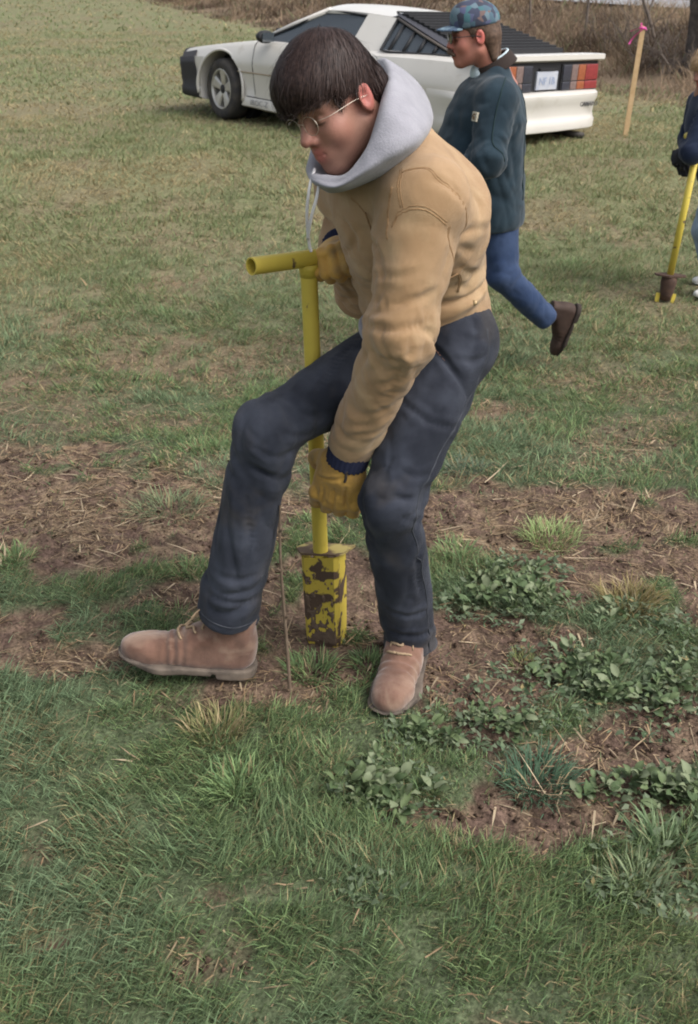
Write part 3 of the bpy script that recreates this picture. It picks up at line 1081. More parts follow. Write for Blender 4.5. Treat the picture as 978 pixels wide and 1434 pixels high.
# --- body: one continuous surface from head to ankles and wrists
def man_body(p):
    d = head_d((p - m_head.astype(f4)) @ h_R.astype(f4), H_S)
    d = smin(d, rc(p, m_head + h_R @ np.array([-.035, 0, -.06]), m_neck, .056, .062), .03)
    ch = m_pel + (m_neck - m_pel) * .68
    b = erc(p, m_pel, ch, .096, .110, t_left, 1.3)
    b = smin(b, erc(p, ch, m_neck - t_up * .03, .115, .07, t_left, 1.5), .05)
    for pts, rad in (([m_lsh, m_lel, m_lwr], [.055, .044, .030]), ([m_rsh, m_rel, m_rwr], [.055, .044, .030]),
                     ([m_lhip, m_lkn, m_lan], [.085, .055, .042]), ([m_rhip, m_rkn, m_ran], [.085, .055, .042])):
        b = smin(b, chain(p, pts, rad, .02), .04)
    return smin(d, b, .025)
V, F = sdf_mesh(man_body, (-.36, 1.88, .06), (.40, 2.62, 1.56), .0037)
bC = head_colours(V, m_head, h_R, H_S, .22)
mb_ = part('body', V, F, skin_mat, man, col=bC)
decimate(mb_, np.linalg.norm(V - m_head, axis=1) < .155, .33)

# --- hair: thick bowl cut
def man_hair_local(q):
    d = ell(q, (.006, 0, .056), (.104, .092, .097))
    d = smin(d, ell(q, (.060, 0, .062), (.070, .076, .058)), .03)
    d = smin(d, ell(q, (-.075, 0, .0), (.048, .070, .065)), .03)
    x = q[:, 0]; y = np.abs(q[:, 1])
    zl = np.where(x > .02, .030 + .06 * np.clip(x - .02, 0, .1), .030 - .9 * np.clip(.02 - x, 0, .11))
    zl = zl - .018 * np.exp(-((x - .035) / .016) ** 2) * (y > .06)
    zl = np.maximum(zl, -.062) + .010 * (vnoise(np.stack([q[:, 1] * 70, x * 40, 0 * x], 1)) - .5) + .010 * (vnoise(np.stack([q[:, 1] * 180, x * 120, 0 * x + 3], 1)) - .5)
    ear = ell(np.stack([x, y, q[:, 2]], 1), (-.014, .096, -.020), (.026, .030, .040))
    d = smax(d, zl - q[:, 2], .010)
    d = smax(d, -ear, .006)
    az = np.arctan2(q[:, 1], q[:, 0] + .04)
    d = d + .0008 * np.sin(az * 60 + 5 * vnoise(q * 22)) * sstep(.14, .02, q[:, 2]) + .003 * (vnoise(q * 26) - .5)
    return d.astype(f4)
V, F = sdf_mesh(lambda p: man_hair_local(p), (-.15, -.12, -.09), (.15, .12, .17), .003)
hV = m_head + (V * H_S) @ h_R.T
hair = part('hair', hV, F, hair_mat, man)
hair_strands('strands', hV, F, m_head, h_R, (-.045, 0, .155), 6500, .055, .0013, strand_mat, hair, .1, lift=.0010)['kind'] = 'stuff'

# --- wire glasses
def wire_glasses(parent, c, R, s, lensm, wirem, rx=.024, rz=.020, drop=-.006, fwd=.108, rad=.00065):
    L = lambda q: c + (R @ (np.asarray(q) * s))
    ring = []
    for sg in (-1, 1):
        pts = [(fwd - .16 * abs(.008 + rx * math.cos(a)) ** 1.3, sg * (.0315 + rx * math.cos(a)), drop + rz * math.sin(a)) for a in np.linspace(0, 2 * math.pi, 22, endpoint=False)]
        ring.append(tube([L(q) for q in pts], rad * s, 6, closed=True))
        ring.append(tube(spline([L(q) for q in ((fwd - .008, sg * .054, drop + .006), (fwd - .03, sg * .074, drop + .006), (.02, sg * .083, drop + .008), (-.018, sg * .086, drop + .004))], 5), rad * s, 6))
    ring.append(tube(spline([L(q) for q in ((fwd, -.010, drop + .004), (fwd + .004, 0, drop + .008), (fwd, .010, drop + .004))], 4), rad * s, 6))
    V, F = merge(*ring)
    g = part('eyeglasses', V, F, wirem, parent)
    for sg in (-1, 1):
        a = np.linspace(0, 2 * math.pi, 22, endpoint=False)
        pts = [(fwd - .16 * abs(.008 + rx * .97 * math.cos(t)) ** 1.3, sg * (.0315 + rx * .97 * math.cos(t)), drop + rz * .97 * math.sin(t)) for t in a]
        pts = np.array([L(q) for q in pts])
        V = np.vstack([pts, pts + R[:, 0] * .0012 * s])
        F = [np.array([list(range(22)), [22 + k for k in range(22)][::-1]]), np.array([(k, (k + 1) % 22, 22 + (k + 1) % 22, 22 + k) for k in range(22)])]
        part('lens', V, F, lensm, g, smooth=False)
    return g
wire_glasses(man, m_head, h_R, H_S, lens_mat, metal_wire)

# --- jeans
def jean_leg(p, hip, kn, an, r, hem_n, seed, flare=1.0):
    d = chain(p, [hip, kn, an], r, .03)
    mid = (hip + kn) / 2
    d = d + folds(p, hip, kn, 9, .016, .92, .22, seed, .10) + folds(p, kn, an, 9, .018, .05, .24, seed + 3, .12)
    d = d + folds(p, kn, an, 10, .017, .90, .22, seed + 5, .07) + folds(p, hip, kn, 7, .014, .15, .3, seed + 7, .2)
    d = d + folds(p, kn, an, 5, .010, .5, .3, seed + 9, .35)
    n = unit(hem_n)
    e = an + n * .012
    d = smax(d, (p - e.astype(f4)) @ n.astype(f4), .004)
    return d
ln_ = unit(m_lan - m_lkn); rn_ = unit(m_ran - m_rkn)
def man_jeans(p):
    l = jean_leg(p, m_lhip, m_lkn, m_lan, [.095, .068, .066], ln_, 1.)
    r = jean_leg(p, m_rhip, m_rkn, m_ran, [.096, .070, .074], rn_, 2.)
    hipm = (m_lhip + m_rhip) / 2
    h = erc(p, m_pel + t_up * .03 - t_fwd * .01, hipm - t_fwd * .02, .106, .116, unit(m_lhip - m_rhip), 1.28)
    h = h + folds(p, m_lhip + np.array([-.1, -.1, .03]), m_lhip + np.array([.12, .08, .05]), 8, .006, .5, .5, 4., .2)
    d = smin(h, smin(l, r, .02), .035)
    d = d + .0035 * (vnoise(p * 17) - .5) + .0015 * (vnoise(p * 50) - .5)
    tp = m_pel + t_up * .075
    return smax(d, (p - tp.astype(f4)) @ t_up.astype(f4), .01).astype(f4)
V, F = sdf_mesh(man_jeans, (-.42, 1.90, .05), (.40, 2.60, 1.05), .0046)
V = creases(V, F, [[(640, 468), (665, 477), (686, 470)], [(632, 500), (660, 507), (682, 498)], [(596, 480), (620, 500), (642, 530)], [(556, 655), (585, 668), (615, 655)], [(548, 692), (580, 703), (604, 690)],
                   [(558, 722), (585, 730), (604, 718)], [(538, 850), (570, 863), (602, 850)], [(543, 882), (575, 891), (604, 880)], [(345, 618), (380, 640), (412, 632)], [(350, 652), (385, 666), (412, 655)], [(398, 660), (404, 690), (400, 730)],
                   [(298, 800), (330, 812), (366, 800)], [(292, 832), (325, 845), (364, 836)], [(478, 455), (458, 480), (436, 505)], [(500, 475), (470, 510), (445, 550)], [(448, 604), (412, 612), (378, 600)], [(345, 700), (350, 760), (340, 800)],
                   [(590, 760), (585, 800), (592, 840)], [(660, 440), (668, 470), (660, 500)], [(560, 560), (600, 590), (640, 600)], [(400, 560), (430, 580), (458, 585)]], .0042, .0075)
jeans = part('jeans', V, F, denim_black, man)
jb = bvh_of(V, F)
# outer seam, inner seam of the stepping leg, hem stitches, pocket edges
ls = [m_lhip + np.array([.085, -.06, .06]), m_lhip + np.array([.06, -.10, -.08]), (m_lhip + m_lkn) / 2 + np.array([.06, -.08, -.02]), m_lkn + np.array([.062, -.045, .03]),
      m_lkn + np.array([.058, -.05, -.06]), (m_lkn + m_lan) / 2 + np.array([.06, -.05, 0]), m_lan + np.array([.045, -.05, .03])]
rs = [m_rkn + np.array([.05, -.06, -.02]), (m_rkn + m_ran) / 2 + np.array([.045, -.06, .03]), m_ran + np.array([.03, -.06, .03])]
vf = [tube(drape(jb, ls, -.0004, 14), .0018, 6)]
V2, F2 = merge(*vf)
part('seam', V2, F2, seam_light, jeans)
for an, n_ in ((m_lan, ln_), (m_ran, rn_)):
    e1 = unit(np.cross(n_, (0, 1, 0))); e2 = np.cross(n_, e1)
    ring = [an - n_ * .010 + .075 * (math.cos(a) * e1 + math.sin(a) * e2) for a in np.linspace(0, 2 * math.pi, 26, endpoint=False)]
    pts = np.array([np.array(jb.find_nearest(Vector(q))[0]) for q in ring])
    V2, F2 = tube(pts, .0017, 5, closed=True)
    part('hem_stitch', V2, F2, seam_light, jeans)

# --- jacket
def man_jacket(p):
    base = m_pel + t_up * .025 - t_fwd * .005
    ch = m_pel + (m_neck - m_pel) * .66 - t_fwd * .012
    top = m_neck - t_up * .035 + t_fwd * .01
    b = erc(p, base, ch, .120, .138, t_left, 1.27)
    b = smin(b, erc(p, ch, top, .134, .080, t_left, 1.50), .06)
    b = smin(b, rc(p, m_pel + t_fwd * .055 + t_up * .05, ch + t_fwd * .05, .095, .105), .05)
    b = smin(b, rc(p, m_rsh, top, .085, .085), .05)
    b = smin(b, rc(p, m_lsh + t_up * .01 - t_fwd * .01, top, .090, .085), .05)
    tt, ph, L = limb_coords(p, base, ch)
    b = b + (folds(p, base, ch, 8, .018, .30, .28, 11., .08) + folds(p, base, ch, 5, .016, .6, .5, 12., .25)) * sstep(.02, .22, tt)
    # bloused hem over a fitted waistband
    lo1 = base - t_up * .022
    b = smax(b, -((p - lo1.astype(f4)) @ t_up.astype(f4)), .022)
    wb_ = erc(p, base - t_up * .10, base + t_up * .05, .119, .117, t_left, 1.29) + .0012 * np.sin(ph * 70)
    lo2 = base - t_up * .060
    wb_ = smax(wb_, -((p - lo2.astype(f4)) @ t_up.astype(f4)), .006)
    b = smin(b, wb_, .005)
    def sleeve(sh, el, wr, r, seed):
        s_ = chain(p, [sh, el, wr], r, .035)
        s_ = s_ + folds(p, sh, el, 8, .018, .92, .33, seed, .10) + folds(p, el, wr, 9, .020, .12, .30, seed + 2, .11)
        s_ = s_ + folds(p, el, wr, 9, .014, .74, .28, seed + 4, .08) + folds(p, sh, el, 5, .014, .35, .35, seed + 6, .3)
        n = unit(wr - el)
        return smax(s_, (p - (wr + n * .012).astype(f4)) @ n.astype(f4), .006)
    l = sleeve(m_lsh, m_lel, m_lwr, [.086, .066, .054], 21.)
    r = sleeve(m_rsh, m_rel, m_rwr, [.090, .075, .055], 31.)
    d = smin(b, l, .007)
    d = smin(d, r, .03)
    arm = np.exp(-(((rc(p, m_lsh + np.array([0, .02, 0]), m_lsh + unit(m_lel - m_lsh) * .02, .0, .0)) - .10) / .02) ** 2)
    d = d + .0045 * (vnoise(p * 14 + 3) - .5) + .0028 * (vnoise(p * 38) - .5)
    # neck opening
    d = smax(d, -rc(p, m_neck - t_up * .03 + t_fwd * .015, m_neck + t_up * .2 + t_fwd * .06, .066, .10), .012)
    return d.astype(f4)
V, F = sdf_mesh(man_jacket, (-.25, 1.84, .55), (.45, 2.66, 1.42), .0046)
V = creases(V, F, [[(508, 372), (545, 388), (592, 380)], [(503, 405), (540, 426), (585, 420), (614, 404)], [(508, 450), (550, 463), (602, 450)], [(498, 478), (530, 500), (577, 496)], [(486, 520), (525, 541), (564, 530)],
                   [(478, 558), (512, 580), (548, 568)], [(470, 596), (500, 611), (534, 602)], [(510, 322), (526, 345), (534, 375)], [(502, 320), (490, 350), (470, 358)], [(505, 392), (485, 382), (462, 352)], [(500, 422), (488, 405), (476, 386)],
                   [(640, 345), (665, 353), (688, 345)], [(640, 372), (668, 381), (690, 372)], [(634, 398), (660, 407), (688, 396)], [(645, 330), (662, 322), (684, 318)], [(598, 250), (630, 262), (655, 302)],
                   [(650, 250), (668, 280), (672, 310)], [(470, 300), (490, 320), (500, 350)], [(575, 470), (560, 520), (535, 570)]], .0042, .0080)
jacket = part('jacket', V, F, duck_mat, man)
kb = bvh_of(V, F)
def seam_on(bvh, pts, parent, m, r=.0012, gap=.006, dirv=None, n=12):
    a = drape(bvh, pts, -r * .35, n)
    out = [tube(a, r, 5)]
    if gap:
        b_ = np.array([np.array(bvh.find_nearest(Vector(q + np.asarray(dirv) * gap))[0]) for q in a])
        out.append(tube(b_, r * .7, 5))
    V_, F_ = merge(*out)
    return part('seam', V_, F_, m, parent)
# armhole of the near sleeve, yoke over the shoulder blade, back pleat, side panel
seam_on(kb, [P(540, 256, 1.98), P(512, 300, 1.95), P(506, 340, 1.93)], jacket, thread_mat, dirv=(-.6, 0, .4))
seam_on(kb, [P(516, 308, 1.92), P(560, 298, 1.90), P(606, 302, 1.92), P(634, 322, 1.96)], jacket, thread_mat, dirv=(0, 0, 1))
seam_on(kb, [P(562, 240, 2.0), P(600, 246, 2.0), P(625, 278, 2.0), P(648, 312, 2.03), P(640, 330, 2.03)], jacket, thread_mat, dirv=(.5, 0, .6))
seam_on(kb, [P(634, 322, 1.97), P(632, 345, 1.99), P(642, 375, 2.02), P(664, 425, 2.08)], jacket, thread_mat, dirv=(.8, 0, .1))
seam_on(kb, [P(549, 222, 2.0), P(546, 250, 1.97), P(543, 292, 1.93)], jacket, thread_mat, gap=.007, dirv=(.8, 0, 0))
seam_on(kb, [P(452, 285, 2.1), P(470, 305, 2.08), P(486, 318, 2.06)], jacket, thread_mat, gap=.006, dirv=(-.4, 0, -.6))
# snap button at the waist
V2, F2 = sdf_mesh(lambda q: (ell(q, (0, 0, 0), (.006, .006, .003))).astype(f4), (-.012, -.012, -.008), (.012, .012, .008), .0016)
lo_, nr_, _, _ = kb.find_nearest(Vector(P(677, 424, 2.14)))
part('snap_button', np.array(lo_) + V2 @ frame((1, 0, 0), nr_)[:, [0, 1, 2]].T, F2, mat('brass_snap', (.30, .22, .12), rough=.4, metal=.7), jacket)

# --- grey hooded sweatshirt: the cowl round the neck and the strip below the jacket front
_deep = [(466, 250, 2.14), (492, 243, 2.09), (514, 214, 2.08), (528, 178, 2.12), (534, 150, 2.21), (520, 146, 2.30), (492, 176, 2.31), (468, 214, 2.23)]
_rim = [(445, 241, 2.085), (482, 244, 2.015), (514, 206, 2.00), (531, 152, 2.06), (541, 104, 2.19), (526, 92, 2.32), (482, 140, 2.36), (446, 204, 2.23)]
_lip = [(437, 245, 2.075), (476, 254, 1.995), (520, 216, 1.975), (550, 150, 2.035), (560, 102, 2.19), (536, 88, 2.345), (476, 140, 2.40), (436, 206, 2.25)]
_out = [(438, 253, 2.085), (474, 263, 1.99), (534, 230, 1.965), (590, 188, 2.02), (606, 152, 2.20), (566, 112, 2.38), (480, 156, 2.43), (438, 218, 2.27)]
_bot = [(456, 268, 2.16), (490, 266, 2.08), (546, 240, 2.04), (588, 206, 2.10), (590, 186, 2.25), (556, 170, 2.36), (500, 196, 2.39), (458, 240, 2.28)]
def loop(cs, n=9):
    q = N_([P(*c) for c in cs]); q = np.vstack([q[-2:], q, q[:3]])
    return spline(q, n)[2 * n:-2 * n - 1]
lp = N_([loop(c) for c in (_deep, _rim, _lip, _out, _bot)])
lp = N_([spline(lp[:, k], 7) for k in range(lp.shape[1])])              # loop x across
nl_, na_ = lp.shape[:2]
ph = np.linspace(0, 2 * math.pi, nl_, endpoint=False)
ce = lp.mean((0, 1))
w_ = np.linspace(0, 1, na_)
off = (vnoise(np.stack(np.broadcast_arrays(np.cos(ph)[:, None] * 3.2 + 5, np.sin(ph)[:, None] * 3.2 + 3, w_[None] * 1.3), -1).reshape(-1, 3)).reshape(nl_, na_) - .5) * .020 * np.sin(w_ * math.pi)[None]
rd_ = lp - ce; rd_ /= np.linalg.norm(rd_, axis=2)[..., None]
lp = lp + rd_ * off[..., None]
Fh = N_([(i * na_ + k, ((i + 1) % nl_) * na_ + k, ((i + 1) % nl_) * na_ + k + 1, i * na_ + k + 1) for i in range(nl_) for k in range(na_ - 1)])
def man_strip(p):
    s_ = erc(p, m_pel + t_fwd * .095 - t_up * .03, m_pel + t_fwd * .045 + t_up * .2, .078, .10, t_left, 1.3)
    cutp = m_pel - t_up * .075 + t_fwd * .02
    s_ = smax(s_, -((p - cutp.astype(f4)) @ unit(t_up * .9 + t_fwd * .1).astype(f4)), .01)
    s_ = smax(s_, -((p - (m_pel + t_fwd * .02).astype(f4)) @ t_fwd.astype(f4)), .01)
    s_ = smax(s_, (p - (m_pel + t_up * .03).astype(f4)) @ t_up.astype(f4), .01)
    return (s_ + .006 * (vnoise(p * 26) - .5)).astype(f4)
V, F = sdf_mesh(man_strip, (-.15, 1.85, .70), (.40, 2.60, 1.25), .0045)
hoodie = part('hoodie', lp.reshape(-1, 3), Fh, hood_mat, man)
part('hoodie_hem', V, F, hood_mat, hoodie)
for (pts) in ([P(441, 236, 2.085), P(434, 262, 2.06), P(430, 300, 2.07), P(433, 340, 2.10), P(436, 352, 2.11)],
              [P(449, 246, 2.07), P(444, 275, 2.05), P(436, 305, 2.06), P(431, 335, 2.09)]):
    V2, F2 = tube(spline(pts, 8), .0032, 7)
    part('drawstring', V2, F2, cord_mat, man)

# --- gloves
lh_x = unit(P(462, 725, 2.17) - m_lwr); lh_z0 = N_([-.25, -.93, .25])
LH = frame(lh_x, lh_z0)                       # columns: fingers, (index side), back of the hand
LH = np.stack([LH[:, 0], -LH[:, 1] * 1.0, LH[:, 2]], 1) if (LH[:, 1] @ N_([-1, 0, 0])) < 0 else LH
lcurl = [(34, 70, 50), (28, 72, 52), (24, 70, 50), (22, 66, 48)]
lw = m_lwr + lh_x * .040
def l_glove(p):
    d = hand_d(p, lw, LH, lcurl, thumb=((.62, .62, -.50), (.70, .05, -.72)), bulk=.98, s=1.34)
    d = smin(d, rc(p, lw - lh_x * .02, lw + lh_x * .03, .036, .040), .02)
    n = lh_x
    d = smax(d, -((p - (lw - lh_x * .005).astype(f4)) @ n.astype(f4)), .004)
    return (d + .003 * (vnoise(p * 40) - .5) + .0012 * (vnoise(p * 110) - .5)).astype(f4)
V, F = sdf_mesh(l_glove, lw - .16, lw + .16, .0028)
V = creases(V, F, [[(453, 682), (451, 698), (449, 712)], [(468, 684), (467, 700), (466, 714)], [(484, 684), (484, 698), (484, 711)], [(446, 668), (462, 672), (480, 670)], [(462, 650), (478, 656), (492, 654)]], .0055, .0042)
lg = part('glove', V, F, glove_mat, man)
lgb = bvh_of(V, F)
def cuff(p, a, b, ra, rb):
    d = rc(p, a, b, ra, rb)
    n = unit(b - a)
    d = np.maximum(d, np.maximum(-((p - a.astype(f4)) @ n.astype(f4)), (p - b.astype(f4)) @ n.astype(f4)))
    t, ph, L = limb_coords(p, a, b)
    return (d + .0012 * np.sin(ph * 26)).astype(f4)
ca, cb = m_lwr - lh_x * .012, lw + lh_x * .010
V, F = sdf_mesh(lambda p: cuff(p, ca, cb, .050, .047), ca - .08, ca + .09, .0028)
part('knit_cuff', V, F, knit_mat, lg)
bar = [P(487, 664, 2.07), P(485, 676, 2.07), P(483, 687, 2.07)]
V2, F2 = tube(drape(lgb, bar, .0008, 6), .0034, 6)
part('strap_mark', V2, F2, mat('dark_strap', (.05, .04, .035), rough=.8), lg)

RH = frame(unit(P(441, 352, 2.20) - P(470, 338, 2.36)), N_([-.35, .1, .93]))
if RH[:, 1] @ N_([0, -1, 0]) < 0:
    RH = np.stack([RH[:, 0], -RH[:, 1], RH[:, 2]], 1)
rw = P(473, 347, 2.37)
rcurl = [(70, 80, 50), (68, 82, 50), (64, 84, 50), (60, 82, 48)]
def r_glove(p):
    d = hand_d(p, rw, RH, rcurl, thumb=((.65, .5, -.6), (.2, .1, -.95)), bulk=1.12, s=.98)
    d = smax(d, -((p - (rw - RH[:, 0] * .02).astype(f4)) @ RH[:, 0].astype(f4)), .004)
    return (d + .003 * (vnoise(p * 40) - .5)).astype(f4)
V, F = sdf_mesh(r_glove, rw - .17, rw + .17, .0032)
rg = part('glove', V, F, glove_mat, man)
ca, cb = rw - RH[:, 0] * .05, rw - RH[:, 0] * .005
V, F = sdf_mesh(lambda p: cuff(p, ca, cb, .042, .040), ca - .08, ca + .09, .0035)
part('knit_cuff', V, F, knit_mat, rg)

# --- boots
lb_f = unit(N_([-.26, -.96, -.02])); LB = frame(lb_f, (0.02, 0, 1))
boot(man, N_([.170, 2.272, -.004]), LB, boot_mat, sole_mat, lace_mat, s=1.08, top=.125)
rb_f = unit(N_([-1, -.03, .15])); RB = frame(rb_f, (0.14, -.02, 1))
boot(man, N_([-.228, 2.125, .006]), RB, boot_mat, sole_mat, lace_mat, s=1.08)

# ================================================================== yellow planting tool
yel = mat('yellow_tool_paint', (.56, .44, .065), rough=.55, col2=(.48, .37, .06), scale=12, spec=.4, bump=.0006, bscale=60,
          dirt=(.10, .066, .045), dirt_scale=26, dirt_lo=.64, dirt_hi=.70)
yel_mud = mat('yellow_paint_under_mud', (.47, .365, .055), rough=.65, col2=(.44, .33, .05), scale=14, spec=.35, bump=.0012, bscale=60,
              dirt=(.075, .048, .034), dirt_scale=17, dirt_lo=.515, dirt_hi=.545, dist=.3)
mud_mat = mat('wet_mud', (.085, .058, .042), rough=.8, col2=(.12, .085, .06), scale=40, bump=.003, bscale=90)
steel_worn = mat('worn_steel', (.20, .16, .12), rough=.6, metal=.3, col2=(.11, .075, .055), scale=30, bump=.001, bscale=90)
tb = P(455, 925, 2.28); tb[2] = -.01
tt_ = P(432, 362, 2.28)
tool = thing('planting_tool', 'yellow steel planting tool with a muddy blade under the gloves of the stooping man', 'planting tool', (tb[0], tb[1], 0))
ax_ = unit(tt_ - tb)
def pipe(a, b, ro, ri, n=18, m=2):
    """Hollow pipe from a to b."""
    d = unit(b - a); e = unit(np.cross(d, (0.2, .3, 1) if abs(d[2]) < .9 else (1, 0, 0))); g_ = np.cross(d, e)
    rings = []
    for (c, r) in ((a, ri), (a, ro), (b, ro), (b, ri)):
        rings += [c + r * (math.cos(t) * e + math.sin(t) * g_) for t in np.linspace(0, 2 * math.pi, n, endpoint=False)]
    V_ = N_(rings)
    F_ = [(k * n + i, k * n + (i + 1) % n, ((k + 1) % 4) * n + (i + 1) % n, ((k + 1) % 4) * n + i) for k in range(4) for i in range(n)]
    return V_, [N_(F_)]
blade_top = tb + ax_ * ((P(455, 776, 2.28) - tb) @ ax_)
V, F = pipe(blade_top + ax_ * -.01, tt_ - ax_ * .012, .0185, .015, 20)
sharpen(part('shaft', V, F, yel, tool), 40)
hl = P(356, 369, 2.17); hr_ = P(445, 357, 2.285)
hd = unit(hr_ - hl)
hc = tt_ + ax_ * .0
ha = hc + hd * ((hl - hc) @ hd); hb_ = hc + hd * .15
V, F = pipe(ha, hb_, .0185, .0155, 20)
sharpen(part('grip', V, F, yel, tool), 40)
# weld collar
V, F = tube([tt_ - ax_ * .040, tt_ - ax_ * .022, tt_ - ax_ * .012], [.0186, .0215, .0235], 18)
part('weld', V, F, yel, tool)
# blade: folded steel trough open at the back, its lower end cut on a slant
bw = .048
bx = unit(N_([1, -.28, 0])); bx = unit(bx - ax_ * (bx @ ax_)); by = np.cross(ax_, bx)      # by points away from the camera
if by[1] < 0:
    by = -by
H_b = float((blade_top - tb) @ ax_)
def blade_mesh():
    t = .004
    prof = [(-bw, .075), (-bw, .012), (-bw + .010, 0), (bw - .010, 0), (bw, .012), (bw, .075)]
    inner = [(bw - t, .075), (bw - t, .014), (bw - .012, t), (-bw + .012, t), (-bw + t, .014), (-bw + t, .075)]
    pr = prof + inner
    m = 10
    V_ = []
    for i in range(m):
        z = i / (m - 1)
        for (x, y) in pr:
            wz = .93 + .07 * min(1, z * 1.6)
            zz = H_b * z + (1 - z) * (-.012 * (x / bw)) - .03 * (1 - z)
            if i == m - 1:
                zz = H_b + .006 * (x / bw)
            V_.append(tb + bx * x * wz + by * y * wz + ax_ * zz - by * .02)
    k = len(pr)
    F_ = [(i * k + j, i * k + (j + 1) % k, (i + 1) * k + (j + 1) % k, (i + 1) * k + j) for i in range(m - 1) for j in range(k)]
    caps = []
    for o_ in (0, (m - 1) * k):
        for j in range(5):
            caps.append((o_ + j, o_ + j + 1, o_ + 10 - j, o_ + 11 - j))
    return N_(V_), [N_(F_ + caps)]
V, F = blade_mesh()
bl = part('blade', V, F, yel_mud, tool, smooth=False)
# mud stuck on the blade, a crust of its own thickness
def mud_d(p):
    q = p - tb.astype(f4)
    x = q @ bx.astype(f4); y = q @ by.astype(f4); z = q @ ax_.astype(f4)
    n = vnoise(np.stack([x * 62 + 3, z * 40 + 5.5, 0 * x + 2.4], 1)) * .50 + vnoise(np.stack([x * 130, z * 80, 0 * x + 7.1], 1)) * .30 + vnoise(np.stack([x * 330, z * 200, 0 * x + 1.1], 1)) * .20
    w = sstep(.52, .60, n - .06 * sstep(.02, .0, np.abs(z - .21)) + .16 * sstep(.075, .02, z))
    face = np.abs(y + .0205) - .0040 * w + .0012
    d = np.maximum(face, np.maximum(np.abs(x) - bw * .80, np.maximum(z - H_b * .90, .01 - z)))
    return d.astype(f4)
V, F = sdf_mesh(mud_d, tb + N_([-.08, -.08, -.01]), tb + N_([.08, .08, .34]), .0022)
part('mud', V, F, mud_mat, bl)['kind'] = 'stuff'
# foot plate: a diamond of steel that sticks out both sides as foot pegs
fp = []
for (x, y, z) in ((-.068, .012, .0), (-.046, -.020, .003), (bw - .002, -.020, .009), (.060, .0, .006), (.076, .048, .004), (-.045, .050, -.002)):
    fp.append(blade_top + bx * x + by * (y - .0) + ax_ * z)
fp = N_(fp)
V = np.vstack([fp, fp + ax_ * .006])
F = [N_([[5, 4, 3, 2, 1, 0], [6, 7, 8, 9, 10, 11]]), N_([(i, (i + 1) % 6, 6 + (i + 1) % 6, 6 + i) for i in range(6)])]
part('foot_plate', V, F, mat('scuffed_yellow_plate', (.42, .34, .12), rough=.8, col2=(.12, .08, .052), scale=18, mix_lo=.42, mix_hi=.52), tool, smooth=False)

# ================================================================== the walking man in the green jacket
YM = 5.05
w_head = P(663, 50, 5.00); w_neck = P(693, 92, 5.04)
w_hR = frame((-.97, -.10, -.06), (-.06, 0, 1))
w_lhip = P(700, 322, 4.98); w_rhip = P(682, 322, 5.14); w_pel = P(690, 300, 5.06)
w_lkn = P(704, 385, 4.93); w_lan = P(763, 444, 4.98)
w_gz = float(zbig(np.array([.9]), np.array([5.1]))[0])
w_rkn = P(632, 400, 5.16); w_ran = N_([.33, 5.18, w_gz + .10])
w_lsh = P(696, 140, 4.88); w_rsh = P(682, 134, 5.22)
w_lel = P(682, 222, 4.78); w_lwr = P(637, 250, 4.84)
w_rel = P(657, 215, 5.30); w_rwr = P(620, 240, 5.22)
w_f = unit((-.96, -.12, -.02)); w_up = unit(w_neck - w_pel); WR = frame(w_f, w_up); w_l = WR[:, 1]
walker = thing('person', 'walking man in a dark green jacket and patterned cap, wearing sunglasses and a moustache', 'person', (.75, 5.08, w_gz))
HS2 = .95
def walker_body(p):
    d = head_d((p - w_head.astype(f4)) @ w_hR.astype(f4), HS2)
    d = smin(d, rc(p, w_head + w_hR @ N_([-.03, 0, -.05]), w_neck + N_([.01, 0, -.03]), .054, .062), .03)
    b = erc(p, w_pel, w_neck - w_up * .12, .105, .11, w_l, 1.3)
    b = smin(b, rc(p, w_lsh, w_rsh, .05, .05), .05)
    for pts, rad in (([w_lsh, w_lel, w_lwr], [.05, .042, .03]), ([w_rsh, w_rel, w_rwr], [.05, .042, .03]), ([w_lhip, w_lkn, w_lan], [.075, .052, .04]), ([w_rhip, w_rkn, w_ran], [.075, .052, .04])):
        b = smin(b, chain(p, pts, rad, .02), .04)
    d = smin(d, b, .025)
    hd = hand_d(p, w_lwr, frame(unit(w_lwr - w_lel), (0, -1, .3)), [(30, 40, 20)] * 4, s=.95)
    hd = np.minimum(hd, hand_d(p, w_rwr, frame(unit(w_rwr - w_rel), (0, 1, .3)), [(30, 40, 20)] * 4, s=.95))
    return smin(d, hd, .015)
V, F = sdf_mesh(walker_body, (.05, 4.6, w_gz + .02), (1.15, 5.5, 1.5), .0052)
C_ = head_colours(V, w_head, w_hR, HS2, .25)
C_ = C_ * N_([1.18, .95, .95])
wb_o = part('body', V, F, skin_mat, walker, col=C_)
decimate(wb_o, np.linalg.norm(V - w_head, axis=1) < .16, .4)
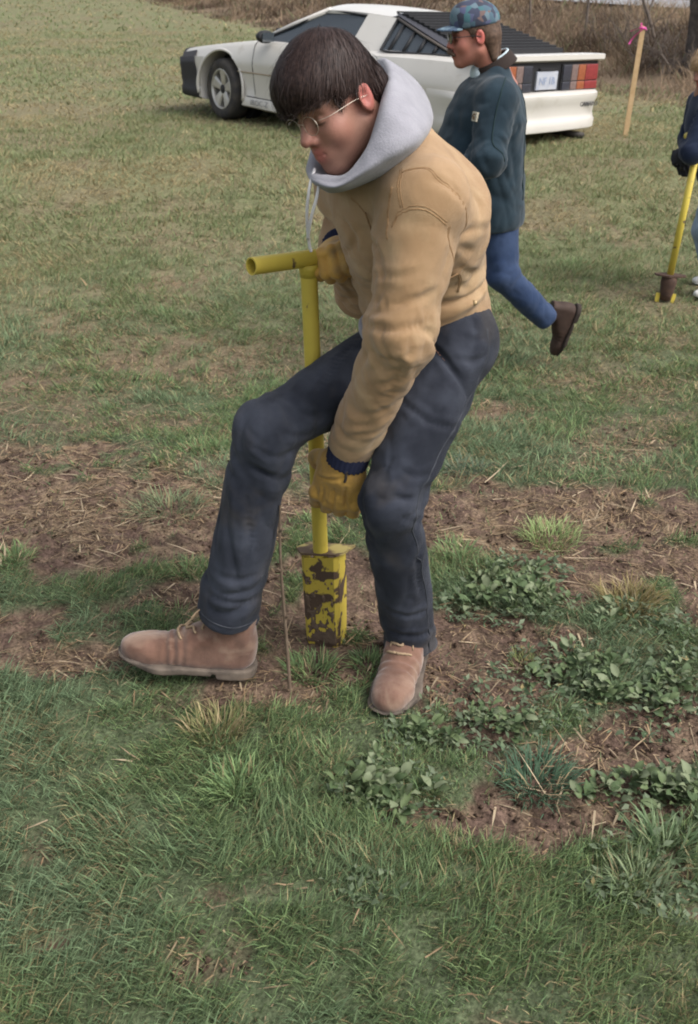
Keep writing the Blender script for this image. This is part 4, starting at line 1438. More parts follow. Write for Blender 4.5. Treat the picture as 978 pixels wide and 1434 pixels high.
# jacket of dark green duck with a brown corduroy collar
green_mat = mat('dark_green_canvas', (.0105, .0215, .031), rough=.9, col2=(.019, .035, .048), scale=8, bump=.002, bscale=30, sheen=.15, spec=.15, wr=(9, .010))
cordu_mat = mat('brown_corduroy', (.030, .021, .018), rough=.95, bump=.001, bscale=200)
def walker_jacket(p):
    hem = w_pel + N_([.0, 0, .03])
    ch = w_neck - w_up * .20 - N_([.015, 0, 0])
    b = erc(p, hem - w_up * .02 + w_f * .02, ch + w_f * .02, .168, .170, w_l, 1.20)
    b = smin(b, ell(p, hem + w_up * .22 + w_f * .155, (.12, .18, .23), WR), .06)
    b = smin(b, erc(p, ch, w_neck - w_up * .04, .14, .07, w_l, 1.55), .06)
    b = smin(b, rc(p, w_lsh, w_rsh, .085, .085), .05)
    b = b + folds(p, hem, ch, 6, .016, .3, .6, 41., .2) + folds(p, w_neck + w_l * .2, w_pel + w_l * .1, 5, .012, .5, .6, 47., .3)
    low = hem - w_up * .075
    b = smax(b, -((p - low.astype(f4)) @ w_up.astype(f4)), .008)
    def sl(sh, el, wr, sd):
        s_ = chain(p, [sh, el, wr], [.092, .082, .060], .035)
        s_ = s_ + folds(p, sh, el, 6, .018, .85, .4, sd, .14) + folds(p, el, wr, 6, .018, .2, .4, sd + 2, .14) + folds(p, sh, el, 4, .012, .3, .3, sd + 4, .3)
        n = unit(wr - el)
        return smax(s_, (p - (wr + n * .01).astype(f4)) @ n.astype(f4), .006)
    d = smin(b, sl(w_lsh, w_lel, w_lwr, 42.), .012)
    d = smin(d, sl(w_rsh, w_rel, w_rwr, 52.), .012)
    d = smax(d, -rc(p, w_neck - w_up * .02 + w_f * .02, w_neck + w_up * .2 + w_f * .06, .058, .09), .01)
    return (d + .006 * (vnoise(p * 12 + 5) - .5) + .004 * (vnoise(p * 30) - .5)).astype(f4)
V, F = sdf_mesh(walker_jacket, (.15, 4.6, .35), (1.1, 5.5, 1.35), .0078)
wj = part('jacket', V, F, green_mat, walker)
wb = bvh_of(V, F)
for pts in ([P(707, 110, 4.9), P(697, 150, 4.76), P(690, 195, 4.72), P(697, 225, 4.74)], [P(735, 110, 5.0), P(738, 180, 4.95), P(735, 280, 4.95)]):
    V2, F2 = tube(drape(wb, pts, 0, 8), .0035, 5)
    part('seam', V2, F2, mat('green_thread', (.010, .024, .026), rough=.9), wj)
# collar
cc_ = w_neck + w_up * .005 + w_f * .005
def collar_d(p):
    q = (p - cc_.astype(f4)) @ frame(unit(w_f + N_([0, 0, -.52])), w_up).astype(f4)
    r = np.sqrt((q[:, 0] / 1.12) ** 2 + q[:, 1] ** 2)
    rr = .078 - .25 * q[:, 2]
    d = np.maximum(np.abs(r - rr) - .008, np.abs(q[:, 2]) - .026)
    gap = np.maximum(np.abs(q[:, 1]) - .03, -q[:, 0])
    return np.maximum(d, -gap).astype(f4)
V, F = sdf_mesh(collar_d, cc_ - .16, cc_ + .16, .004)
part('collar', V, F, cordu_mat, wj)
def shirt_d(p):
    c_ = cc_ + w_up * .012
    q = (p - c_.astype(f4)) @ frame(unit(w_f + N_([0, 0, -.52])), w_up).astype(f4)
    r = np.sqrt((q[:, 0] / 1.10) ** 2 + q[:, 1] ** 2)
    d = np.maximum(np.abs(r - (.070 - .2 * q[:, 2])) - .005, np.abs(q[:, 2] - .0) - .021)
    d = np.minimum(d, ell(p, cc_ + w_f * .075 - w_up * .035, (.03, .05, .04), WR))
    return d.astype(f4)
V, F = sdf_mesh(shirt_d, cc_ - .16, cc_ + .16, .004)
part('shirt_collar', V, F, mat('pale_blue_shirt', (.42, .50, .53), rough=.9), walker)
# small square cloth label with a rounded mark, sewn on the chest
lab = [P(u, v, 4.72) for (u, v) in ((630, 156), (641, 156), (641, 168), (630, 168))]
o_, nr_, _, _ = wb.find_nearest(Vector(P(635.5, 162, 4.78)))
o_ = N_(o_); nr_ = N_(nr_)
LR = frame(np.cross((0, 0, 1), nr_), nr_)          # columns: across, ?, outward
ex = unit(np.cross((0, 0, 1), nr_)); ey = unit(np.cross(nr_, ex))
sz = .019
V = N_([o_ + nr_ * z + ex * a * sz + ey * b * sz for z in (-.004, .006) for a, b in ((-1, -1), (1, -1), (1, 1), (-1, 1))])
F = N_([[4, 5, 6, 7], [3, 2, 1, 0], [0, 1, 5, 4], [1, 2, 6, 5], [2, 3, 7, 6], [3, 0, 4, 7]])
lb_ = part('chest_label', V, F, mat('cream_label', (.42, .38, .30), rough=.9), wj, smooth=False)
arc = [o_ + nr_ * .0075 + ex * .0105 * math.cos(t) + ey * .0105 * math.sin(t) for t in np.linspace(.8, 5.5, 14)]
V2, F2 = tube(arc, .0022, 5)
V3, F3 = tube([o_ + nr_ * .0075 + ex * a - ey * .002 for a in (-.004, .0, .006)], .0022, 5)
V2, F2 = merge((V2, F2), (V3, F3))
part('label_mark', V2, F2, mat('label_brown', (.14, .075, .035), rough=.9), lb_)

# jeans
denim_blue = mat('blue_denim', (.020, .036, .080), rough=.9, col2=(.040, .061, .116), scale=9, bump=.002, bscale=40, sheen=.1, spec=.15, mix_lo=.4, mix_hi=.75, wr=(10, .007))
def walker_jeans(p):
    def leg(h, k, a, sd):
        d = chain(p, [h, k, a], [.088, .072, .060], .03)
        d = d + folds(p, h, k, 6, .012, .9, .3, sd, .12) + folds(p, k, a, 6, .014, .15, .3, sd + 2, .12) + folds(p, k, a, 7, .012, .85, .3, sd + 3, .1)
        n = unit(a - k)
        return smax(d, (p - (a + n * .03).astype(f4)) @ n.astype(f4), .006)
    d = smin(leg(w_lhip, w_lkn, w_lan, 61.), leg(w_rhip, w_rkn, w_ran, 66.), .012)
    d = smin(d, erc(p, w_pel + w_up * .05, w_pel - w_up * .03, .105, .11, w_l, 1.2), .04)
    return (d + .004 * (vnoise(p * 20) - .5)).astype(f4)
V, F = sdf_mesh(walker_jeans, (.15, 4.7, w_gz), (1.15, 5.4, .85), .0065)
part('jeans', V, F, denim_blue, walker)
brown_shoe = mat('dark_brown_boot', (.055, .034, .026), rough=.7, col2=(.038, .024, .019), scale=20, spec=.25)
dark_sole = mat('dark_sole', (.035, .026, .022), rough=.9)
toe = P(783, 498, 5.10); heel_ = P(809, 440, 5.06)
bf = unit(toe - heel_); BR = frame(bf, N_([-1, 0, -.3]))
boot(walker, toe - bf * .29, BR, brown_shoe, dark_sole, lace_mat, h=.006, s=.95, top=.15, laces=False)
boot(walker, N_([.39, 5.18, w_gz]), frame((-1, 0, 0), (0, 0, 1)), brown_shoe, dark_sole, lace_mat, h=.007, s=.92, top=.13, laces=False)
# hair down the neck, moustache, cap, sunglasses
def walker_hair(q):
    d = ell(q, (-.016, 0, .030), (.106, .085, .098))
    d = smin(d, rc(q, (-.088, 0, -.01), (-.100, 0, -.105), .040, .030), .04)
    d = smin(d, rc(q, (-.070, .045, -.01), (-.080, .040, -.09), .028, .022), .03)
    d = smin(d, rc(q, (-.070, -.045, -.01), (-.080, -.040, -.09), .028, .022), .03)
    x = q[:, 0]; y = np.abs(q[:, 1])
    zl = np.where(x > .0, .028 - .04 * np.exp(-((x - .018) / .014) ** 2), .028 - 2.2 * np.clip(-x - .012, 0, .1))
    d = smax(d, zl - q[:, 2], .008)
    d = smax(d, x - .085, .01)
    e = ell(np.stack([x, y, q[:, 2]], 1), (-.012, .094, -.008), (.028, .030, .038))
    d = smax(d, -e, .006)
    m = rc(np.stack([x, y, q[:, 2]], 1), (.112, .0, -.058), (.096, .031, -.074), .0115, .0065)
    d = np.minimum(d, m)
    return (d + .005 * (vnoise(q * N_([45, 45, 14], f4)) - .5)).astype(f4)
V, F = sdf_mesh(walker_hair, (-.15, -.12, -.16), (.13, .12, .15), .0042)
part('hair', w_head + (V * HS2) @ w_hR.T, F, hair2_mat, walker)
cap_m = bpy.data.materials.new('patterned_cap'); cap_m.use_nodes = True
N, L = cap_m.node_tree.nodes, cap_m.node_tree.links
vo = N.new('ShaderNodeTexVoronoi'); vo.inputs['Scale'].default_value = 38
tc = N.new('ShaderNodeTexCoord'); L.new(tc.outputs['Object'], vo.inputs['Vector'])
sep = N.new('ShaderNodeSeparateColor'); L.new(vo.outputs['Color'], sep.inputs[0])
cr = N.new('ShaderNodeValToRGB'); L.new(sep.outputs[0], cr.inputs[0])
cr.color_ramp.interpolation = 'CONSTANT'
els = [(0, (.035, .042, .075)), (.22, (.055, .10, .135)), (.42, (.03, .034, .055)), (.55, (.10, .15, .18)), (.68, (.045, .12, .14)), (.80, (.13, .085, .08)), (.88, (.065, .075, .14))]
cr.color_ramp.elements[0].color = (*els[0][1], 1); cr.color_ramp.elements[1].position = els[1][0]; cr.color_ramp.elements[1].color = (*els[1][1], 1)
for p_, c_ in els[2:]:
    e = cr.color_ramp.elements.new(p_); e.color = (*c_, 1)
L.new(cr.outputs[0], N['Principled BSDF'].inputs['Base Color']); N['Principled BSDF'].inputs['Roughness'].default_value = .85
def cap_d(q):
    d = ell(q, (-.010, 0, .062), (.112, .092, .088))
    d = smin(d, ell(q, (.045, 0, .085), (.055, .066, .05)), .03)
    d = smax(d, (.040 + .10 * np.clip(-q[:, 0], -.1, .1)) - q[:, 2], .006)
    return d.astype(f4)
V, F = sdf_mesh(cap_d, (-.15, -.12, .0), (.13, .12, .18), .0042)
cap = part('cap', w_head + (V * HS2) @ w_hR.T, F, cap_m, walker)
def peak_d(q):
    x, y, z = q[:, 0], q[:, 1], q[:, 2]
    surf = .047 - .9 * (x - .08) ** 2 * 2 - 3.2 * y * y
    d = np.maximum(np.abs(z - surf) - .0035, ell(np.stack([x, y, 0 * x], 1), (.085, 0, 0), (.085, .072, .05)))
    return np.maximum(d, .06 - x).astype(f4)
V, F = sdf_mesh(peak_d, (.04, -.1, -.03), (.20, .1, .09), .004)
peak_m = mat('cap_peak', (.16, .23, .27), rough=.85, col2=(.06, .09, .14), scale=30, mix_lo=.45, mix_hi=.55)
part('peak', w_head + (V * HS2) @ w_hR.T, F, peak_m, cap)
g2 = wire_glasses(walker, w_head, w_hR, HS2, dark_lens_mat, mat('black_frame', (.02, .02, .02), rough=.4), rx=.027, rz=.021, drop=-.004, fwd=.110, rad=.002)
g2.name = 'sunglasses'

# ================================================================== the fair-haired helper at the right edge
k_gz = float(zbig(np.array([1.95]), np.array([6.45]))[0])
k0 = N_([2.17, 6.45, k_gz])
def K(x, y, z):
    return k0 + N_([x, y, z])
k_head = K(-.15, -.02, 1.28); k_hR = frame((-.9, -.35, -.32), (-.3, 0, 1))
k_neck = K(-.15, 0, 1.15); k_pel = K(-.01, 0, .74)
k_lsh = K(-.15, -.17, 1.07); k_rsh = K(-.11, .18, 1.08)
k_lel = K(-.24, -.24, .86); k_lwr = P(958, 213, 6.28)
k_rel = K(-.12, .24, .86); k_rwr = K(-.20, -.02, .80)
k_lhip = K(.0, -.08, .70); k_rhip = K(.02, .08, .70)
k_lkn = K(-.06, -.10, .40); k_lan = K(.05, -.10, .09); k_rkn = K(.05, .10, .40); k_ran = K(.14, .12, .09)
kid = thing('person', 'fair-haired helper in a navy pullover and pale jeans at the right edge, holding a tool', 'person', tuple(k0))
KS = .84
k_up = unit(k_neck - k_pel); k_l = N_([0, -1, 0])
def kid_body(p):
    d = head_d((p - k_head.astype(f4)) @ k_hR.astype(f4), KS)
    d = smin(d, rc(p, k_head + k_hR @ N_([-.03, 0, -.05]), k_neck, .046, .052), .03)
    b = erc(p, k_pel, k_neck - k_up * .12, .085, .09, k_l, 1.3)
    b = smin(b, rc(p, k_lsh, k_rsh, .045, .045), .05)
    for pts, rad in (([k_lsh, k_lel, k_lwr], [.042, .036, .026]), ([k_rsh, k_rel, k_rwr], [.042, .036, .026]), ([k_lhip, k_lkn, k_lan], [.065, .048, .036]), ([k_rhip, k_rkn, k_ran], [.065, .048, .036])):
        b = smin(b, chain(p, pts, rad, .02), .03)
    return smin(d, b, .02)
V, F = sdf_mesh(kid_body, (1.5, 6.0, k_gz + .02), (2.35, 6.9, k_gz + 1.5), .0085)
part('body', V, F, skin_mat, kid, col=head_colours(V, k_head, k_hR, KS, 0))
def kid_top(p):
    b = erc(p, k_pel - k_up * .02, k_neck - k_up * .17, .118, .125, k_l, 1.3)
    b = smin(b, erc(p, k_neck - k_up * .17, k_neck - k_up * .03, .12, .055, k_l, 1.5), .05)
    b = smin(b, rc(p, k_lsh, k_rsh, .065, .065), .04)
    b = b + folds(p, k_pel, k_neck, 6, .014, .2, .5, 71., .2)
    b = smax(b, -((p - (k_pel - k_up * .07).astype(f4)) @ k_up.astype(f4)), .01)
    for sh, el, wr, sd in ((k_lsh, k_lel, k_lwr, 72.), (k_rsh, k_rel, k_rwr, 75.)):
        s_ = chain(p, [sh, el, wr], [.070, .064, .046], .03) + folds(p, sh, el, 5, .014, .8, .4, sd, .15) + folds(p, el, wr, 5, .014, .4, .4, sd + 1, .15)
        n = unit(wr - el)
        b = smin(b, smax(s_, (p - (wr - n * .01).astype(f4)) @ n.astype(f4), .006), .012)
    return (b + .004 * (vnoise(p * 18) - .5)).astype(f4)
V, F = sdf_mesh(kid_top, (1.5, 6.0, k_gz + .5), (2.35, 6.9, k_gz + 1.35), .0075)
part('pullover', V, F, mat('navy_pullover', (.012, .018, .038), rough=.95, col2=(.022, .030, .055), scale=10, sheen=.1, spec=.1), kid)
def kid_jeans(p):
    d = None
    for h, k, a, sd in ((k_lhip, k_lkn, k_lan, 81.), (k_rhip, k_rkn, k_ran, 84.)):
        e = chain(p, [h, k, a], [.088, .070, .058], .03) + folds(p, h, k, 6, .012, .9, .4, sd, .12) + folds(p, k, a, 6, .012, .6, .5, sd + 1, .12)
        n = unit(a - k)
        e = smax(e, (p - (a + n * .02).astype(f4)) @ n.astype(f4), .006)
        d = e if d is None else smin(d, e, .012)
    return smin(d, erc(p, k_pel + k_up * .03, k_pel - k_up * .03, .10, .10, k_l, 1.25), .03).astype(f4)
V, F = sdf_mesh(kid_jeans, (1.6, 6.0, k_gz), (2.4, 6.9, k_gz + .9), .0075)
part('jeans', V, F, mat('pale_denim', (.17, .23, .31), rough=.9, col2=(.24, .30, .38), scale=9, spec=.15), kid)
white_shoe = mat('white_trainer', (.60, .59, .57), rough=.7, col2=(.48, .47, .45), scale=20)
boot(kid, K(.15, -.10, 0), frame((-.95, -.3, 0), (0, 0, 1)), white_shoe, mat('white_trainer_sole', (.52, .51, .48), rough=.8), cord_mat, h=.007, s=.80, top=.11, laces=False)
boot(kid, K(.24, .12, 0), frame((-.95, .1, 0), (0, 0, 1)), white_shoe, bpy.data.materials['white_trainer_sole'], cord_mat, h=.007, s=.80, top=.11, laces=False)
def kid_hair(q):
    d = ell(q, (-.012, 0, .035), (.116, .096, .105))
    d = smin(d, ell(q, (-.07, 0, -.04), (.055, .085, .085)), .04)
    x = q[:, 0]; y = np.abs(q[:, 1])
    zl = np.where(x > .03, .035, .035 - 1.6 * np.clip(.03 - x, 0, .1))
    d = smax(d, zl - q[:, 2], .012)
    return (d + .012 * (vnoise(q * 30) - .5)).astype(f4)
V, F = sdf_mesh(kid_hair, (-.16, -.13, -.15), (.15, .13, .17), .006)
kh = part('hair', k_head + (V * KS) @ k_hR.T, F, blond_mat, kid)
hair_strands('strands', k_head + (V * KS) @ k_hR.T, F, k_head, k_hR, (-.03, 0, .15), 700, .07, .004, blond_mat, kh, .1, lift=.005, wav=.4)['kind'] = 'stuff'
dark_glove = mat('dark_glove', (.018, .018, .024), rough=.9)
for W_, el, dn in ((k_lwr, k_lel, (0, -.8, .5)), (k_rwr, k_rel, (0, .5, .8))):
    x_ = unit(unit(W_ - el) + N_([-.2, 0, -.5])); RR = frame(x_, dn)
    V, F = sdf_mesh(lambda p: hand_d(p, W_, RR, [(60, 75, 45)] * 4, s=.92, bulk=1.1), W_ - .15, W_ + .15, .005)
    part('glove', V, F, dark_glove, kid)

# the second planting tool, pushed into the grass in front of the helper
ub = P(932, 412, 6.22); ub[2] = float(zbig(N_([ub[0]]), N_([ub[1]]))[0]) - .01
ut = ub + unit(P(974, 222, 6.24) - ub) * .94
u_ax = unit(ut - ub)
tool2 = thing('planting_tool', 'yellow planting tool with a rusty brown socket, held by the helper at the right edge', 'planting tool', (ub[0], ub[1], ub[2]))
V, F = pipe(ub + u_ax * .13, ut, .020, .016, 14)
part('shaft', V, F, yel, tool2)
gd = unit(N_([.25, -.95, .0])); gd = unit(gd - u_ax * (gd @ u_ax))
V, F = pipe(ut - gd * .14, ut + gd * .14, .018, .014, 14)
part('grip', V, F, yel, tool2)
rust = mat('rusty_socket', (.085, .050, .034), rough=.9, col2=(.05, .03, .024), scale=30, bump=.002, bscale=60)
u_e = unit(np.cross(u_ax, (0, 1, 0))); u_g = np.cross(u_ax, u_e)
V = []; 
for z, r in ((.02, .030), (.06, .040), (.13, .048), (.165, .046)):
    V += [ub + u_ax * z + r * (math.cos(t) * u_e + math.sin(t) * u_g) for t in np.linspace(0, 2 * math.pi, 12, endpoint=False)]
F = [grid_faces(4, 12, True), N_([list(range(12))[::-1], list(range(36, 48))])]
part('blade', N_(V), F, rust, tool2)
V = [ub + u_ax * z + a * u_e + b * u_g for z in (.165, .175) for a, b in ((-.10, -.02), (-.02, -.055), (.09, -.02), (.09, .02), (.02, .055), (-.09, .02))]
F = [N_([[5, 4, 3, 2, 1, 0], [6, 7, 8, 9, 10, 11]]), N_([(i, (i + 1) % 6, 6 + (i + 1) % 6, 6 + i) for i in range(6)])]
part('foot_plate', N_(V), F, rust, tool2, smooth=False)
for sg in (-1, 1):
    V, F = box((-.012, -.004, 0), (.012, .004, .07))
    part('prong', ub + V @ N_([u_e, u_g, u_ax]) + u_e * sg * .048 + u_ax * -.01, F, yel, tool2, smooth=False)

# ================================================================== white sports coupe
paint = mat('white_car_paint', (.55, .525, .485), rough=.32, spec=.5, coat=.25, col2=(.50, .475, .435), scale=1.6, dirt=(.39, .355, .305), dirt_scale=5, dirt_lo=.60, dirt_hi=.80)
bra_mat = mat('black_nose_cover', (.030, .029, .032), rough=.65, spec=.3, bump=.002, bscale=12)
trim_black = mat('black_trim', (.018, .018, .020), rough=.6)
rubber = mat('tyre_rubber', (.032, .031, .032), rough=.9, col2=(.065, .058, .05), scale=9)
alloy = mat('alloy_rim', (.50, .49, .46), rough=.38, metal=.5, col2=(.42, .40, .36), scale=14)
well_mat = mat('dark_cavity', (.008, .008, .008), rough=1)
win_mat = glass_mat('car_window', (.25, .28, .31), dark=.72, rough=.08)
win_mat.node_tree.nodes['Principled BSDF'].inputs['Base Color'].default_value = (.055, .068, .080, 1)  # bluish grey base colour stands in for part of the glass reflection
win_mat.node_tree.nodes['Principled BSDF'].inputs['Specular IOR Level'].default_value = 1.0
cabin_mat = mat('dark_interior', (.035, .036, .042), rough=.9)
seal_mat = mat('window_seal', (.10, .085, .075), rough=.5)

CAR_POS = N_([.135, 12.30, -.075]); CAR_YAW = math.radians(135.2)
car = thing('sports_car', 'white two-door sports coupe with black nose cover and louvred rear window, parked on the grass', 'car', tuple(CAR_POS), CAR_YAW)
car.scale = (1.01, 1.045, .98)
_tilt = Matrix.Rotation(-.034, 4, 'Y') @ Matrix.Rotation(.036, 4, 'X')
car.rotation_mode = 'QUATERNION'
car.rotation_quaternion = (Matrix.Rotation(CAR_YAW, 4, 'Z') @ _tilt).to_quaternion()

def cpart(name, V, F, m, parent=None, smooth=True, sharp=None):
    o = part(name, V, F, m, parent or car, smooth, local=True)
    if sharp:
        sharpen(o, sharp)
    return o

# stations: x, z centre top, z shoulder, y shoulder, y max, z max, y rocker, z bottom
ST = N_([
    [2.36, .52, .50, .40, .46, .44, .42, .27], [2.30, .60, .575, .52, .60, .46, .56, .22], [2.20, .665, .64, .62, .73, .48, .69, .19], [2.05, .70, .68, .75, .85, .50, .82, .18],
    [1.85, .735, .715, .78, .875, .52, .85, .18], [1.60, .775, .755, .80, .895, .54, .865, .18], [1.28, .82, .80, .815, .905, .56, .875, .18], [1.0, .86, .835, .82, .905, .57, .88, .18],
    [.75, .895, .86, .82, .905, .57, .885, .18], [.45, .905, .87, .82, .908, .58, .89, .17], [0., .91, .875, .82, .91, .58, .89, .17], [-.5, .915, .885, .81, .91, .59, .89, .17],
    [-.9, .92, .90, .80, .912, .60, .89, .17], [-1.28, .93, .915, .79, .915, .61, .885, .19], [-1.65, .94, .925, .785, .912, .61, .875, .22], [-1.95, .945, .93, .78, .90, .61, .86, .25],
    [-2.15, .945, .925, .77, .885, .61, .845, .28], [-2.30, .935, .91, .75, .86, .61, .82, .31]])
xs = np.concatenate([np.linspace(2.36, 2.05, 8), np.linspace(2.0, -2.1, 56), np.linspace(-2.15, -2.30, 4)])
Sx = N_([np.interp(-xs, -ST[:, 0], ST[:, k]) for k in range(8)]).T
def half(s):
    x, zt, zs, ys, ym, zm, yr, zb = s
    return [(0, zt), (ys * .35, zt - .002), (ys * .70, zt - .008), (ys * .90, zs + (zt - zs) * .35), (ys, zs), (ys + (ym - ys) * .45, zs - .035), (ys + (ym - ys) * .80, zs - .10 - (zs - zm) * .12), (ym - .004, zm + .10), (ym, zm + .03),
            (ym - .012, zm - .03), (ym - .020, zm - .12), (yr - .006, zb + .13), (yr + .010, zb + .10), (yr + .006, zb + .02), (yr - .03, zb), (yr * .5, zb), (0, zb)]
rows = []
for s in Sx:
    h_ = half(s)
    rows.append([(s[0], y, z) for y, z in h_] + [(s[0], -y, z) for y, z in h_[-2:0:-1]])
nR = len(rows[0])
V = N_(rows).reshape(-1, 3)
Fb = [grid_faces(len(rows), nR, True)]
cap0 = [list(range(nR))]; cap1 = [[(len(rows) - 1) * nR + k for k in range(nR)][::-1]]
Fb.append(N_(cap0 + cap1))
body = cpart('body', V, Fb, paint)
me = body.data
bm = bmesh.new(); bm.from_mesh(me); bmesh.ops.recalc_face_normals(bm, faces=bm.faces); bm.to_mesh(me); bm.free()
# wheel arches cut out of the body
def cyl(cx, cy, cz, r, w, n=36):
    V_ = N_([(cx + r * math.cos(a), cy + s_ * w, cz + r * math.sin(a)) for s_ in (-1, 1) for a in np.linspace(0, 2 * math.pi, n, endpoint=False)])
    F_ = [N_([(i, (i + 1) % n, n + (i + 1) % n, n + i) for i in range(n)]), N_([list(range(n))[::-1], list(range(n, 2 * n))])]
    return V_, F_
WX = (1.2825, -1.2825)
for wx in WX:
    for sy in (-1, 1):
        cV, cF = cyl(wx, sy * .86, .345, .385, .30)
        cut = part('cutter', cV, cF, well_mat, None, local=True)
        cm = bmesh.new(); cm.from_mesh(cut.data); bmesh.ops.recalc_face_normals(cm, faces=cm.faces); cm.to_mesh(cut.data); cm.free()
        md = body.modifiers.new('cut', 'BOOLEAN'); md.operation = 'DIFFERENCE'; md.object = cut; md.solver = 'EXACT'
        cut.parent = None
        body.parent = None
        dg = bpy.context.evaluated_depsgraph_get()
        nm = bpy.data.meshes.new_from_object(body.evaluated_get(dg))
        body.modifiers.clear()
        body.data = nm
        bpy.data.objects.remove(cut)
        body.parent = car
sharpen(body, 32)
while len(body.data.materials) > 1:
    body.data.materials.pop()
for pl_ in body.data.polygons:
    pl_.material_index = 0
# lips round the arches and dark inner wells
for wx in WX:
    for sy in (-1, 1):
        a = np.linspace(-.25, math.pi + .25, 30)
        yo = .900 if wx > 0 else .905
        V, F = tube(N_([(wx + .392 * math.cos(t), sy * (yo - .018 * max(0, -math.sin(t)) - .035 * max(0, math.sin(t)) ** 2), .345 + .392 * math.sin(t)) for t in a]), .016, 8)
        cpart('wheel_arch', V, F, paint)
        V, F = cyl(wx, sy * .60, .345, .375, .06)
        cpart('inner_arch', V, F, well_mat, smooth=False)

# nose cover (black, stretched over the front)
nx = np.concatenate([np.linspace(2.385, 2.20, 8), np.linspace(2.16, 1.72, 11)])
NR = []
for x in nx:
    s = [np.interp(-x, -ST[:, 0], ST[:, k]) for k in range(8)]
    s[0] = x
    h_ = half(s)[:-2]
    e = .010
    lean = .14
    def shifted(k_, y, z):
        if x > 2.2:
            return x, y, z
        x2 = x + lean * (z - .45)
        s2 = [np.interp(-x2, -ST[:, 0], ST[:, q_]) for q_ in range(8)]; s2[0] = x2
        return (x2, *half(s2)[k_])
    r_ = []
    for i, (y, z) in enumerate(h_):
        x2, y2, z2 = shifted(i, y, z)
        r_.append((x2, y2 + (e if y2 > .1 else 0), z2 + (e if i < 5 else 0)))
    NR.append(r_ + [(a, -b, c) for a, b, c in r_[:0:-1]])
# rows run from the left bottom over the top to the right bottom
rows2 = []
for r in NR:
    m_ = len(half(ST[0])[:-2])
    rows2.append(r[:m_][::-1][:-1] + [r[0]] + r[m_:][::-1])
nn = len(rows2[0])
V = N_(rows2).reshape(-1, 3)
keep = []
F = grid_faces(len(rows2), nn)
cx_ = V[F].mean(1)
ar = np.hypot(cx_[:, 0] - 1.2825, cx_[:, 2] - .345)
F = F[(ar > .40) & ~((cx_[:, 2] > .66) & (cx_[:, 0] < 2.02))]
fr = [list(range(nn))]
nose = cpart('nose_cover', V, [F, N_(fr)], bra_mat)
md = nose.modifiers.new('thick', 'SOLIDIFY'); md.thickness = .006; md.offset = 1
# air dam under the nose, fog lamp
for sy in (-1, 1):
    V, F = box((2.0, sy * .40 - .22, .17), (2.24, sy * .40 + .22, .26), .03)
    cpart('air_dam', V, F, bra_mat, nose)
    V, F = cyl(0, 0, 0, .045, .02, 16)
    V = V[:, [1, 0, 2]] + N_([2.315, sy * .50, .34])
    cpart('fog_lamp', V, F, cabin_mat, nose)

# door, its edges, handle, rub strip, lower skirt line and letters
def side_y(x, z):
    s = [np.interp(-x, -ST[:, 0], ST[:, k]) for k in range(8)]; s[0] = x
    h_ = half(s)[4:13]
    zz = [p_[1] for p_ in h_][::-1]; yy = [p_[0] for p_ in h_][::-1]
    return float(np.interp(z, zz, yy))
def side_line(pts, r, name, m, parent, sy=1, lift=0.0):
    P_ = [(x, sy * (side_y(x, z) + lift), z) for x, z in spline([(a, 0, b) for a, b in pts], 8)[:, [0, 2]]]
    V_, F_ = tube(N_(P_), r, 6)
    return cpart(name, V_, F_, m, parent)
for sy in (-1, 1):
    d0, d1 = .73, -.62
    xg = np.linspace(d0, d1, 14); zg_ = np.linspace(.30, .865, 10)
    V = []
    for x in xg:
        for z in zg_:
            xx = x + (.05 * (z - .55) if x > 0 else -.03 * (z - .6))
            V.append((xx, sy * (side_y(xx, z) + .004), z))
    n0 = len(V)
    V += [(x, y - sy * .02, z) for x, y, z in V]
    F = grid_faces(14, 10)
    if sy > 0:
        F = F[:, ::-1]
    door = cpart('door', N_(V), [F, (F + n0)[:, ::-1]], paint)
    edge = [(x, z) for x, z in ((d0 + .05 * .3, .865), (d0 + .0, .55), (d0 - .012, .40), (d0 - .03, .30))]
    side_line(edge, .0045, 'door_gap', trim_black, door, sy, .003)
    side_line([(d1 - .008, .865), (d1, .60), (d1 + .01, .30)], .0045, 'door_gap', trim_black, door, sy, .003)
    side_line([(.98, .545), (.3, .55), (-.9, .56)], .009, 'rub_strip', mat('tan_rub_strip', (.33, .27, .20), rough=.6), car, sy, .003)
    side_line([(.85, .30), (0., .295), (-.85, .30)], .005, 'skirt_line', trim_black, car, sy, .002)
    V, F = box((-.42, -.02, -.018), (-.24, .012, .018), .008)
    V[:, 1] *= sy
    cpart('handle', V + N_([0, sy * side_y(-.35, .80), .80]), F, paint, door)
    # mirror
    V, F = sdf_mesh(lambda p: (smax(ell(p, (0, 0, 0), (.085, .105, .065)), -.035 - p[:, 0], .01)).astype(f4), (-.1, -.12, -.08), (.1, .12, .08), .014)
    mr = cpart('mirror', V * N_([1, 1, 1]) + N_([.50, sy * .935, .925]), F, trim_black)
    V = N_([(.452, sy * .935 + a * .075, .925 + b * .045) for a, b in ((-1, -1), (1, -1), (1, 1), (-1, 1))])
    V = np.vstack([V, V + N_([.008, 0, 0])])
    cpart('mirror_glass', V, N_([[0, 1, 2, 3], [7, 6, 5, 4], [0, 1, 5, 4], [1, 2, 6, 5], [2, 3, 7, 6], [3, 0, 4, 7]]), win_mat, mr, smooth=False)

